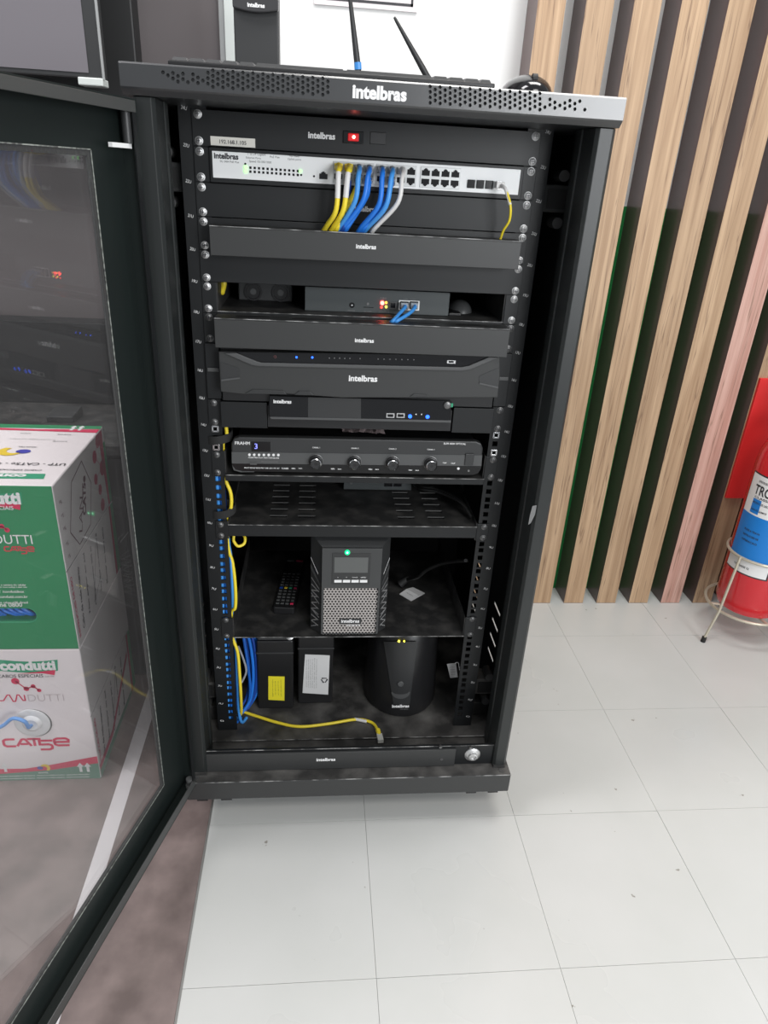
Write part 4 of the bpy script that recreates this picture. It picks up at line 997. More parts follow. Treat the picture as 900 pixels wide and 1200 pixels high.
for t in range(9):
    py = 752 + t * 9.2; wl = 449.5 + t * 1.45; wr = 489 - t * 1.1
    strip.append([mufront(wl + (wr - wl) * j / 6, py, 0.0012) for j in range(7)])
b = MB(); b.add([p_ for r_ in strip for p_ in r_], [(i * 7 + j, (i + 1) * 7 + j, (i + 1) * 7 + j + 1, i * 7 + j + 1) for i in range(8) for j in range(6)])
b.build('front_tongue', PLAST2, mu, smooth=True)
c = mufront(469.5, 801.5, 0.002); MB().lathe([(0.0062, -0.002), (0.0062, 0.001), (0.0045, 0.0014), (0.004, 0.0006), (0.001, 0.0006)], c, (0, -1, 0.1), 18).build('button', GREYP, mu, smooth=True)
b = MB(); P = []
for i in range(13):
    a = math.pi * (1 + i / 12); P.append(mufront(469.5 + 11 * math.cos(a), 811 - 8 * math.sin(a) * 1.0, 0.002))
Q = []
for i in range(13):
    a = math.pi * (1 + i / 12); Q.append(mufront(469.5 + 9.5 * math.cos(a), 810.5 - 3.2 * math.sin(a), 0.002))
b.add(P + Q, [(i, i + 1, 13 + i + 1, 13 + i) for i in range(12)]); b.build('smile_notch', GREYP, mu, smooth=True)
c = mufront(469.5, 827.5, 0.0022); MB().text('intelbras', c, width=0.036, bold=0.04).build('logo', WHITE, mu)
c = mufront(473.5, 831, 0.0022); MB().text('XNB 600 VA', c, width=0.018, bold=0.02).build('lettering', FAINT, mu)
for px in (467.5, 473.7): 
    c = mufront(px, 751.5, 0.002); MB().cyl(c + Vector((0, -0.0008, 0)), c + Vector((0, 0.001, 0)), 0.0022 if px < 470 else 0.0016, n=10).build('yellow_lamp', YELL, mu)
tg = thing('paper_tag', at(533, 785, 0.06), 'small grey tag hanging on the right rail near the rack floor', 'tag')
P = [at(527, 778, 0.035), at(537.5, 777, 0.03), at(540, 793.5, 0.03), at(531, 794.5, 0.035)]
for v in P: v.x = v.x - 0.006
flat('sheet', mat('grey_tag', (0.30, 0.30, 0.30), 0.6), tg, [P])
b = MB()
for i in range(4):
    o_ = P[0].lerp(P[3], 0.25 + 0.17 * i) .lerp(P[1].lerp(P[2], 0.25 + 0.17 * i), 0.5) + Vector((0, -0.0006, 0)); b.text('TESTE OK 2U', o_, width=0.010, height=0.0018, Ux=(P[1] - P[0]).normalized())
b.build('lettering', DARKP, tg)
MB().tube([P[1] + Vector((-0.002, 0, -0.001)), P[1] + Vector((0.004, -0.004, 0.004)), Vector((0.2215, 0.004, P[1].z + 0.003))], 0.0006, 6, 4).build('string', WHITE, tg)

# ================================================================== cables
def cable(pts, r, m, label, group=None, name='patch_cable', plug=None, boot=None, end_plug=None, sm=6):
    t = thing(name, pts[0], label, 'cable', group)
    MB().tube(pts, r, 10, sm).build('cord', m, t, smooth=True)
    if plug is not None:
        p_ = Vector(plug[0]); MB().box((p_.x - 0.0056, p_.y - 0.009, p_.z - 0.0042), (p_.x + 0.0056, p_.y + 0.001, p_.z + 0.0042)).build('plug', plug[1], t, bevel=0.0006)
    if boot is not None:
        A, B_, mm = boot; MB().cyl(A, B_, 0.0056, 0.0040, n=12).build('boot', mm, t, smooth=True)
    return t
YE = -0.012
zt1 = 0.9255
def swcable(col, row, px_mid, px_end, m, plugm, label, group, dz=0, band=None, ymid=-0.052, r=0.0035):
    x = PORTX[col]; z = 1.0072 if row == 0 else 0.9938
    e = at(px_end, 263, -0.024); 
    mid = at(px_mid[0], px_mid[1], ymid)
    pts = [(x, -0.016, z), (x, -0.030, z - 0.001), (mid.x * 0.35 + x * 0.65, (ymid - 0.034) / 2 - 0.004, z - 0.011), (mid.x, ymid, mid.z), (e.x, -0.034, zt1 + 0.008), (e.x - 0.006, -0.024, zt1 - 0.002)]
    t = cable(pts, r, m, label, group, plug=((x, -0.011, z), plugm), boot=((x, -0.018, z), (x, -0.034, z - 0.004), m if plugm is not CLEAR else CLEAR))
    if band:
        P = smooth_path(pts, 6)[band[0]:band[1]]; MB().tube(P, r + 0.0004, 10, 0).build('wrapped_label', WCAB, t, smooth=True)
    return t
GP = 'patch cables hanging from the network switch'
swcable(0, 0, (394, 245), 384, YEL, YEL, 'yellow patch cable in the first port of the switch with white wrap', GP, band=(11, 17))
swcable(1, 0, (403, 244), 392, YEL, YEL, 'yellow patch cable in the second port of the switch with white wrap', GP, band=(11, 17))
swcable(2, 1, (412, 232), 397, YEL, CLEAR, 'yellow patch cable showing only in slivers behind the first blue ones', GP, ymid=-0.034)
swcable(1, 1, (408, 232), 403, DBLU, CLEAR, 'dark blue patch cable tucked behind the second yellow one', GP, ymid=-0.030)
swcable(2, 0, (416, 236), 399, BLU2, CLEAR, 'blue patch cable crossing in front of its neighbours beside the yellow ones', GP)
swcable(3, 0, (425, 236), 404, BLU, CLEAR, 'blue patch cable from the fourth upper port of the switch', GP, ymid=-0.048)
swcable(3, 1, (428, 233), 408, BLU, CLEAR, 'blue patch cable from the fourth lower port of the switch', GP, ymid=-0.036)
swcable(4, 0, (444, 240), 424, BLU, CLEAR, 'blue patch cable from the fifth upper port, left of the right pair', GP)
swcable(5, 0, (452, 242), 431, BLU2, CLEAR, 'blue patch cable from the sixth upper port beside the white cable', GP)
swcable(5, 1, (449, 243), 428, BLU, CLEAR, 'blue patch cable half hidden between the right blue pair', GP, ymid=-0.038)
swcable(6, 0, (466, 238), 440, WCAB, WCAB, 'single white patch cable in the switch', GP, r=0.0032)
pA = at(586, 217, -0.02); pts = [pA, at(592, 221, -0.035), at(598, 240, -0.045), at(597, 258, -0.04), at(590, 270, -0.03), at(587, 272.5, -0.022)]
pts[-1].z = zt1 - 0.002
t = cable(pts, 0.0018, YEL, 'thin yellow fiber cable with white plug at the right end of the switch', None, 'fiber_cable')
MB().tube(pts[:3], 0.0023, 8, 6).build('sleeve', WCAB, t, smooth=True)
MB().box((pA.x - 0.006, -0.024, pA.z - 0.0045), (pA.x + 0.006, -0.010, pA.z + 0.0045)).build('plug', WCAB, t, bevel=0.0008)
# two blue cables of the grey box
for i, (px, ex) in enumerate(((473.5, 461), (485, 466))):
    A = at(px, 357.5, 0.026); E_ = at(ex, 377, -0.022); E_.z = 0.7985
    cable([A, A + Vector((0, -0.014, -0.001)), at(px - 5, 367, -0.004), Vector((E_.x, E_.y, 0.803)), E_ + Vector((-0.004, 0.006, 0))], 0.0029, BLU2, ['blue patch cable in the left network socket of the grey box', 'blue patch cable in the right network socket of the grey box'][i], 'two blue cables of the grey box',
          plug=(A, CLEAR))
# vertical bundle behind the left rail
random.seed(11)
GV = 'cables running down behind the left rail'
VL = ['blue cable nearest the rail edge in the vertical bundle behind the left rail holes', 'second blue cable of the vertical bundle seen through the left rail holes', 'blue cable at the middle of the vertical bundle behind the left rail', 'blue cable deepest in the vertical bundle behind the left rail', 'pale blue cable beside the yellow one along the left rail', 'outermost blue cable of the vertical bundle behind the left rail']
for i, (x, y, m, z1) in enumerate(((-0.2290, 0.0005, BLU, 0.545), (-0.2362, 0.0005, BLU2, 0.545), (-0.2330, 0.013, BLU, 0.50), (-0.2260, 0.016, DBLU, 0.50), (-0.2175, 0.000, BLU2, 0.425), (-0.2432, 0.003, BLU, 0.48))):
    pts = []
    for z in (z1, 0.43, 0.33, 0.24, 0.15, 0.06, 0.012):
        pts.append(Vector((x + random.uniform(-0.0015, 0.0015), y + 0.006 + random.uniform(-0.0015, 0.0015), z)))
    if i == 4: pts = [Vector(v) for v in ((-0.2225, 0.017, 0.43), (-0.2225, 0.017, 0.395), (-0.2185, 0.006, 0.37), (-0.2180, 0.005, 0.31), (-0.2190, 0.008, 0.27), (-0.2225, 0.0165, 0.25), (-0.2225, 0.0165, 0.199), (-0.2180, 0.012, 0.16), (-0.2180, 0.012, 0.08), (-0.2185, 0.014, 0.012))]
    if i in (2, 3):
        pts[-1] = Vector((x, y, 0.02)); pts += [Vector((-0.225, 0.045, -0.012)), Vector((-0.207, 0.052, -0.010)), Vector((-0.199, 0.056, 0.03)), Vector((-0.203, 0.060, 0.10)), Vector((-0.210, 0.062, 0.17))]
    else: pts += [Vector((x + 0.004, y + 0.014, -0.018)), Vector((x + 0.012, y + 0.03, -0.0205))]
    cable(pts, 0.0031, m, VL[i], GV, name='network_cable')
yz = [Vector(v) for v in ((-0.2190, 0.006, 0.638), (-0.2150, 0.004, 0.605), (-0.2228, 0.009, 0.584), (-0.2228, 0.009, 0.530), (-0.2130, 0.003, 0.50), (-0.2140, 0.004, 0.472), (-0.2228, 0.009, 0.453), (-0.2228, 0.009, 0.394), (-0.2155, 0.005, 0.36), (-0.2125, 0.003, 0.31), (-0.2145, 0.004, 0.268), (-0.2228, 0.009, 0.252), (-0.2228, 0.009, 0.199), (-0.2145, 0.006, 0.165), (-0.2125, 0.005, 0.12), (-0.2120, 0.006, 0.05))]
fl = [atz(278, 832, -0.018), atz(300, 839, -0.0205), atz(326, 847, -0.0205), atz(352, 851.5, -0.0205), atz(386, 848, -0.0205), atz(418, 843, -0.0205), atz(436, 847, -0.0205), atz(443, 856, -0.0175)]
t = cable(yz + [Vector((-0.215, 0.018, 0.0))] + fl, 0.0031, YEL, 'long yellow cable down the left rail and across the rack floor', None, 'network_cable')
e0, e1 = fl[-1], atz(446, 868, -0.0185)
d = (e1 - e0).normalized()
MB().cyl(e0 - d * 0.002, e0 + d * 0.014, 0.0050, 0.0046, n=12).build('boot', YEL, t, smooth=True)
sd = Vector((-d.y, d.x, 0)) * 0.0056; upv = Vector((0, 0, 0.004)); q0 = e0 + d * 0.012; q1 = e0 + d * 0.030
MB().hexa([q0 - sd - upv, q0 + sd - upv, q1 + sd - upv, q1 - sd - upv, q0 - sd + upv, q0 + sd + upv, q1 + sd + upv, q1 - sd + upv]).build('plug', mat('clear_rj', (0.5, 0.5, 0.46), 0.15), t)
MB().tube([fl[5] + Vector((-0.004, 0, 0)), fl[5], fl[6] + (fl[5] - fl[6]) * 0.35], 0.0034, 10, 4).build('wrapped_label', WCAB, t, smooth=True)
yl = [at(274, 628, 0.02), at(274, 634, 0.016), at(279, 640, 0.012), at(286, 637, 0.016), at(287, 630, 0.02), at(283, 624, 0.03)]
cable(yl, 0.0026, YEL, 'small yellow cable loop hanging under the slotted shelf by the left rail', None, 'network_cable')
gl_ = [at(279, 757, 0.05), at(285, 772, 0.045), at(288.5, 786, 0.04), at(284, 798, 0.035), at(278.5, 805, 0.025)]
cable(gl_, 0.0022, GCAB, 'grey cable looping in front of the blue coil at the rack bottom', None, 'network_cable')
for i, (x0, y0) in enumerate(((-0.196, 0.062), (-0.190, 0.068), (-0.186, 0.076), (-0.204, 0.070))):
    cable([Vector((x0 - 0.012, y0, 0.195)), Vector((x0, y0, 0.14)), Vector((x0 + 0.004, y0, 0.07)), Vector((x0 - 0.002, y0 - 0.006, 0.01)), Vector((x0 - 0.020, y0 - 0.02, -0.019))], 0.0033, (BLU, DBLU, BLU, DBLU)[i],
          ['front strand of the blue cable coil left of the batteries', 'dark strand of the blue cable coil left of the batteries', 'strand of the blue coil nearest the batteries', 'dark blue strand between coil and left rail'][i], 'strands of the blue coil', 'network_cable')
for px, py, lab in ((262, 515, 'black velcro strap around the cable bundle beside the amplifier'), (264, 602, 'black velcro strap around the cable bundle beside the slotted shelf')):
    q = at(px, py, 0.0); b = MB(); n = 20; v = []
    for k, (rr, dz) in enumerate(((1.0, -0.007), (1.0, 0.007), (0.92, 0.007), (0.92, -0.007))):
        v += [(-0.2295 + 0.0225 * rr * math.cos(2 * math.pi * i / n), 0.018 + 0.025 * rr * math.sin(2 * math.pi * i / n), q.z + dz + 0.003 * math.cos(2 * math.pi * i / n)) for i in range(n)]
    b.add(v, [(k * n + i, k * n + (i + 1) % n, ((k + 1) % 4) * n + (i + 1) % n, ((k + 1) % 4) * n + i) for k in range(4) for i in range(n)])
    s = b.build('cable_strap', VELC, None, smooth=True); tag(s, lab, 'strap', 'velcro straps'); 

# ================================================================== cable cartons behind the glass door
BX0, BX1, BYF, BYB = -0.735, -0.503, 0.0, 0.300
def carton(z0, z1, front_m, label, hole=None):
    t = thing('cable_carton', ((BX0 + BX1) / 2, 0.15, z0), label, 'carton', 'network cable cartons')
    b = MB()
    b.box((BX0, BYF, z0 + 0.0005), (BX1, BYB, z1 - 0.0005), 1)
    o = b.build('box', [front_m, SHADEB if False else WHITEB], t, bevel=0.0015)
    for p_ in o.data.polygons:
        if p_.normal.y < -0.9: p_.material_index = 0
    return t
def pf(x, z, e=0.0004): return Vector((x, BYF - e, z))
def front_poly(t, name, m, polys, e=0.0005, Y=BYF):
    return flat(name, m, t, [[Vector((x, Y - e, z)) for x, z in P] for P in polys])
def F_(pts): return fp(pts, BYF)
def swoosh(x0, x1, z0, z1, amp, n=10, skew=0.0):
    top = [(x0 + (x1 - x0) * i / n, z1 + amp * math.sin(2 * math.pi * i / n)) for i in range(n + 1)]
    bot = [(x0 + (x1 - x0) * i / n + skew, z0 + amp * math.sin(2 * math.pi * i / n)) for i in range(n + 1)]
    return [(top[i], top[i + 1], bot[i + 1], bot[i]) for i in range(n)]
def nodes(t, name, m, pts, rads, link, mapf):
    b = MB()
    for (x, z), r in zip(pts, rads):
        b.add([mapf(x + r * math.cos(2 * math.pi * i / 14), z + r * math.sin(2 * math.pi * i / 14)) for i in range(14)], [tuple(range(14))])
    for (x0, z0), (x1, z1) in zip(pts[:-1], pts[1:]):
        d = Vector((x1 - x0, z1 - z0)); n_ = Vector((-d.y, d.x)).normalized() * link
        b.add([mapf(x0 - n_.x, z0 - n_.y), mapf(x1 - n_.x, z1 - n_.y), mapf(x1 + n_.x, z1 + n_.y), mapf(x0 + n_.x, z0 + n_.y)], [(0, 1, 2, 3)])
    return b.build(name, m, t)
def strokes(t, name, m, lines, w, O, kx, kz, e=0.0008):
    b = MB()
    for L in lines:
        P = [Vector((O[0] + x * kx, O[1] + z * kz)) for x, z in L]; N = len(P); A = []; B_ = []
        for i in range(N):
            d0 = (P[i] - P[i - 1]).normalized() if i else (P[1] - P[0]).normalized()
            d1 = (P[i + 1] - P[i]).normalized() if i < N - 1 else d0
            n0 = Vector((-d0.y, d0.x)); n1 = Vector((-d1.y, d1.x)); n_ = (n0 + n1).normalized(); k = w / max(0.45, n_.dot(n0))
            A.append(P[i] + n_ * k); B_.append(P[i] - n_ * k)
        b.add([(v.x, BYF - e, v.y) for v in A] + [(v.x, BYF - e, v.y) for v in B_], [(i, i + 1, N + i + 1, N + i) for i in range(N - 1)])
    return b.build(name, m, t)
CAT5E = [[(0.85, 1), (0.2, 1), (0.03, 0.85), (0, 0.7), (0, 0.3), (0.03, 0.15), (0.2, 0), (0.85, 0)],
         [(0.95, 0), (1.35, 0.95), (1.5, 1), (1.62, 0.95), (2.0, 0)], [(1.2, 0.3), (1.78, 0.3)],
         [(1.75, 1), (2.75, 1)], [(2.25, 1), (2.25, 0)],
         [(3.6, 0.72), (2.62, 0.72), (2.62, 0.18), (3.3, 0.18), (3.48, 0.05), (3.52, -0.15), (3.48, -0.4), (3.3, -0.55), (2.6, -0.55)],
         [(3.75, 0.5), (4.75, 0.5), (4.78, 0.8), (4.6, 1.0), (3.95, 1.0), (3.75, 0.85), (3.72, 0.5), (3.76, 0.15), (3.95, 0.0), (4.8, 0.0)]]
LANZ = [[(0, 1), (0, 0.0), (0.75, 0.0), (1.25, 1.0), (1.5, 1.0), (1.75, -0.15), (2.0, -0.15), (2.3, 1.0), (2.5, 1.0), (2.8, 0.0), (3.05, 0.0), (3.05, 1.0)]]
cA = carton(ZF + 0.0012, 0.1785, WHITEB, 'white cable carton with crimson CAT5e print and a blue cable out of its hole')
cB = carton(0.1785, 0.510, GREENB, 'green fronted cable carton stacked on the white one')
def xz(px, py): q = at(px, py, BYF); return (q.x, q.z)
Xf = (1, 0, 0)
# --- lower carton front
front_poly(cA, 'base_band', SAGE, [[(BX0, ZF + 0.002), (BX1, ZF + 0.002), (BX1, xz(113, 893)[1]), (xz(60, 901)[0], xz(60, 901)[1]), (BX0, xz(0, 908)[1])]], 0.0004)
front_poly(cA, 'crimson_stripe', PINK, [[(BX0, xz(0, 908)[1]), xz(60, 902), (BX1, xz(113, 894)[1]), (BX1, xz(113, 886)[1]), xz(60, 896), xz(30, 900.5), (BX0, xz(0, 901)[1])]], 0.0006)
front_poly(cA, 'brand_flag', GREENP, swoosh(-0.735, xz(67, 770)[0], xz(50, 786)[1], xz(50, 773)[1], 0.004, skew=-0.003), 0.0005)
front_poly(cA, 'brand_ribbon', PINK, [[xz(30, 788.5), xz(65, 785), xz(64, 791), xz(50, 788.8), (xz(20, 789)[0], xz(20, 789.3)[1])]], 0.0006)
b = MB(); q = xz(33, 779.5); b.text('condutti', (q[0] - 0.001, BYF - 0.0009, q[1]), width=0.100, bold=0.05); b.build('lettering', WHITE, cA)
b = MB(); q = xz(26, 792); b.text('CABOS ESPECIAIS', (q[0] - 0.003, BYF - 0.0006, q[1]), width=0.082, bold=0.01)
q = xz(58, 792.5); b.text('desde 1995', (q[0], BYF - 0.0006, q[1]), width=0.016); b.build('lettering', DARKP, cA)
nodes(cA, 'molecule_mark', PINK, [xz(18, 798), xz(31, 807), xz(39, 804), xz(46, 808.8)], [0.0075, 0.0053, 0.0045, 0.0042], 0.0012, lambda x, z: Vector((x, BYF - 0.0006, z)))
q = xz(-4, 821); q1 = xz(30, 821); strokes(cA, 'lettering', PINK, LANZ, 0.0012, q, (q1[0] - q[0]) / 3.05, 0.0135)
b = MB(); q = xz(54, 817.5); b.text('DUTTI', (q[0], BYF - 0.0006, q[1]), width=0.066, height=0.0165, bold=-0.014); b.build('lettering', mat('pale_outline_print', (0.50, 0.43, 0.44), 0.5), cA)
q = xz(5.5, 874.5); q1 = xz(82, 874.5); strokes(cA, 'lettering', PINK, CAT5E, 0.0026, q, (q1[0] - q[0]) / 4.8, 0.018)
for px in (94.5, 103, 6):
    q = xz(px, 899); front_poly(cA, 'up_arrow', WHITE, [[(q[0] - 0.0028, q[1] - 0.012), (q[0] + 0.0028, q[1] - 0.012), (q[0] + 0.0028, q[1] + 0.003), (q[0] - 0.0028, q[1] + 0.003)], [(q[0] - 0.007, q[1] + 0.002), (q[0] + 0.007, q[1] + 0.002), (q[0], q[1] + 0.013)]], 0.0009)
def anatel(t, mapf, cx, cz, k):
    b = MB(); b.add([mapf(cx - 0.007 * k + 0.0065 * k * math.cos(2 * math.pi * i / 14), cz + 0.005 * k * math.sin(2 * math.pi * i / 14)) for i in range(14)], [tuple(range(14))]); b.build('blue_swirl', BLUEP, t)
    b = MB(); O_ = []; I_ = []
    for i in range(11):
        a = math.radians(150 - 20 * i); O_.append(mapf(cx + 0.004 * k + 0.011 * k * math.cos(a), cz + 0.011 * k * math.sin(a))); I_.append(mapf(cx + 0.001 * k + 0.007 * k * math.cos(a), cz - 0.002 * k + 0.007 * k * math.sin(a)))
    b.add(O_ + I_, [(i, i + 1, 11 + i + 1, 11 + i) for i in range(10)]); b.build('yellow_swirl', YELP, t)
q = xz(51, 899.5); anatel(cA, lambda x, z: Vector((x, BYF - 0.0010, z)), q[0], q[1], 0.9)
b = MB(); q = xz(51, 905); b.text('ANATEL', (q[0], BYF - 0.0012, q[1]), width=0.020, bold=0.02)
for py in (908.2, 911): 
    q = xz(56, py); b.text('CABOS PARA TRANSMISSAO DE DADOS - PRODUTO HOMOLOGADO - INDUSTRIA BRASILEIRA', (q[0] - 0.01, BYF - 0.0009, q[1]), width=0.185, bold=0.01)
b.build('lettering', WHITE, cA)
q = xz(37.5, 847); 
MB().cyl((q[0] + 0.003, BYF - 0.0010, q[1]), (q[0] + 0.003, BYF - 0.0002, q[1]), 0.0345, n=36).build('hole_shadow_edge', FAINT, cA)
MB().lathe([(0.0335, 0), (0.0335, 0.0018), (0.031, 0.003), (0.019, 0.0022), (0.0165, 0.006), (0.012, 0.0075), (0.0075, 0.0055), (0.001, 0.0055)], (q[0] + 0.0015, BYF - 0.0006, q[1] + 0.001), (0, -1, 0), 36).build('outlet_ring', mat('outlet_white', (0.72, 0.72, 0.73), 0.3), cA, smooth=True)
c0 = Vector((q[0], BYF - 0.006, q[1] - 0.003))
MB().tube([c0 + Vector((0, 0.004, 0)), c0 + Vector((0.002, -0.014, 0.010)), c0 + Vector((0.001, -0.022, 0.032)), c0 + Vector((-0.020, -0.020, 0.038)), c0 + Vector((-0.045, -0.016, 0.016)), c0 + Vector((-0.085, -0.012, -0.006)), c0 + Vector((-0.13, -0.012, -0.02))], 0.0036, 10, 6).build('cable_end', mat('sky_cable', (0.13, 0.33, 0.72), 0.4), cA, smooth=True)
# --- upper carton front (green)
front_poly(cB, 'brand_flag', GREENP, swoosh(-0.735, xz(25, 577)[0], xz(20, 590)[1], xz(20, 577)[1], 0.003, skew=-0.001), 0.0005)
front_poly(cB, 'brand_ribbon', PINK, [[xz(0, 588.5), xz(24, 588.5), xz(24, 597.5), xz(12, 594.5), (BX0, xz(0, 594)[1])]], 0.0007)
b = MB(); q = xz(22.5, 583)[0]; b.text('condutti', (q - 0.048, BYF - 0.0009, xz(10, 583.5)[1]), width=0.100, bold=0.05)
q = xz(13, 595); b.text('CABOS ESPECIAIS', (q[0] - 0.035, BYF - 0.0010, q[1]), width=0.078, bold=0.01)
q = xz(37, 632)[0]; b.text('LANDUTTI', (q - 0.052, BYF - 0.0006, xz(18, 632)[1]), width=0.106, height=0.0175, bold=0.0)
b.build('lettering', WHITE, cB)
q = xz(6, 645.5); q1 = xz(40.5, 645.5); strokes(cB, 'lettering', mat('red_print', (0.62, 0.05, 0.07), 0.5), CAT5E, 0.0012, q, (q1[0] - q[0]) / 4.8, 0.0085)
nodes(cB, 'molecule_mark', PINK, [xz(-16, 610), xz(-5, 619), xz(2, 616.5), xz(8.5, 621)], [0.0075, 0.0053, 0.0045, 0.0045], 0.0012, lambda x, z: Vector((x, BYF - 0.0006, z)))
b = MB()
for px, py, s, w in ((14, 685.5, 'Aponte a camera do celular', 0.06), (15, 688, 'para acessar nosso catalogo e saber mais', 0.06), (18, 693, 'f  /conduttibox', 0.042), (14, 699, 'www.condutti.com.br', 0.066), (15, 706, 'Rua dos cabos 100, Brasil', 0.064), (13, 708.5, 'Fone 0800', 0.05)):
    q = xz(px, py); b.text(s, (q[0] - 0.006, BYF - 0.0006, q[1]), width=w, bold=0.015)
b.build('lettering', WHITE, cB)
hw = [xz(41, 724)[0], xz(0, 720)[1]]; zc = xz(30, 721)[1]; xr_ = xz(43, 722)[0]
P = [(-0.70, zc - 0.015)] + [(xr_ - 0.015 + 0.015 * math.sin(math.pi * i / 8), zc - 0.015 * math.cos(math.pi * i / 8)) for i in range(9)] + [(-0.70, zc + 0.015)] + [(-0.70 - 0.015 * math.sin(math.pi * i / 8), zc + 0.015 * math.cos(math.pi * i / 8)) for i in range(1, 8)]
hc = MB().prism(P, -0.01, 0.03); cut([o for o in cB.children if o.name.startswith('box')][0], hc)
P2 = [(x + (0.0012 if x > -0.68 else -0.0012), z + (0.0012 if z > zc else -0.0012)) for x, z in P]
bb = MB(); nP = len(P); bb.add([(x, BYF - 0.0004, z) for x, z in P] + [(x, BYF - 0.0004, z) for x, z in P2], [(i, (i + 1) % nP, nP + (i + 1) % nP, nP + i) for i in range(nP)]); bb.build('hole_rim', GREENP, cB)
MB().prism(P, 0.0292, 0.0298).build('hole_back', RUBBER, cB)
b = MB()
for i in range(14):
    x = -0.70 + i * 0.0082; b.tube([(x - 0.02, 0.026, zc + 0.016), (x, 0.012 + 0.004 * (i % 3), zc + 0.002), (x + 0.02 - 0.003 * (i % 4), 0.024, zc - 0.016)], 0.003, 6, 4)
b.build('coiled_cable', BLU, cB, smooth=True)['kind'] = 'stuff'
# --- top of the green carton
ZTp = 0.510
def ptop(px, py, e=0.0005): v = atz(px, py, ZTp); v.z = ZTp - 0.0005 + e; return v
def topfix(x, y, e=0.0005): return Vector((x, y, ZTp - 0.0005 + e))
flat('green_edge', GREENB, cB, [[topfix(BX0, BYB), topfix(BX0, BYB - 0.022), topfix(BX1, BYB - 0.018), topfix(BX1, BYB)]])
flat('crimson_stripe', PINK, cB, [[topfix(BX0, BYB - 0.022, 0.0007), topfix(BX0, BYB - 0.034, 0.0007), topfix(-0.62, BYB - 0.036, 0.0007), topfix(BX1, BYB - 0.040, 0.0007), topfix(BX1, BYB - 0.020, 0.0007), topfix(-0.62, BYB - 0.027, 0.0007)]])
for x in (-0.54, -0.555): flat('up_arrow', WHITE, cB, [[topfix(x - 0.003, BYB - 0.012, 0.001), topfix(x + 0.003, BYB - 0.012, 0.001), topfix(x + 0.003, BYB - 0.03, 0.001), topfix(x - 0.003, BYB - 0.03, 0.001)], [topfix(x - 0.007, BYB - 0.012, 0.001), topfix(x, BYB - 0.002, 0.001), topfix(x + 0.007, BYB - 0.012, 0.001)]])
RU = (-1, 0, 0); RV = (0, -1, 0)                 # the top is printed to be read from behind
b = MB()
for px, py, s, w, h in ((37, 544, 'UTP - CAT5e - 4', 0.115, 0.011), (24, 551, 'CABOS ESPECIAIS', 0.07, 0.006), (75, 509.5, 'DATA', 0.026, 0.004), (70, 517.5, 'LOTE', 0.026, 0.004), (30, 508, 'PRODUTO', 0.02, 0.004), (38, 515, 'CONFORME NORMA', 0.085, 0.002), (32, 524, 'ANATEL', 0.034, 0.005)):
    v = ptop(px, py, 0.0012); b.text(s, v, width=w, height=h, Ux=RU, Vx=RV, bold=0.01)
b.build('lettering', DARKP, cB)
v = ptop(18, 529); anatel(cB, lambda x, z: Vector((2 * v.x - x, v.y + v.z - z, ZTp + 0.0006)), v.x, v.z, 2.0)
flat('brand_flag', GREENP, cB, [[topfix(BX0, 0.048), topfix(xz(32, 560)[0] + 0.01, 0.050), topfix(xz(35, 560)[0] + 0.01, 0.028), topfix(BX0, 0.026)]])
b = MB(); b.text('condutti', topfix(-0.607, 0.038, 0.001), width=0.10, height=0.016, Ux=RU, Vx=RV, bold=0.05); b.build('lettering', WHITE, cB)
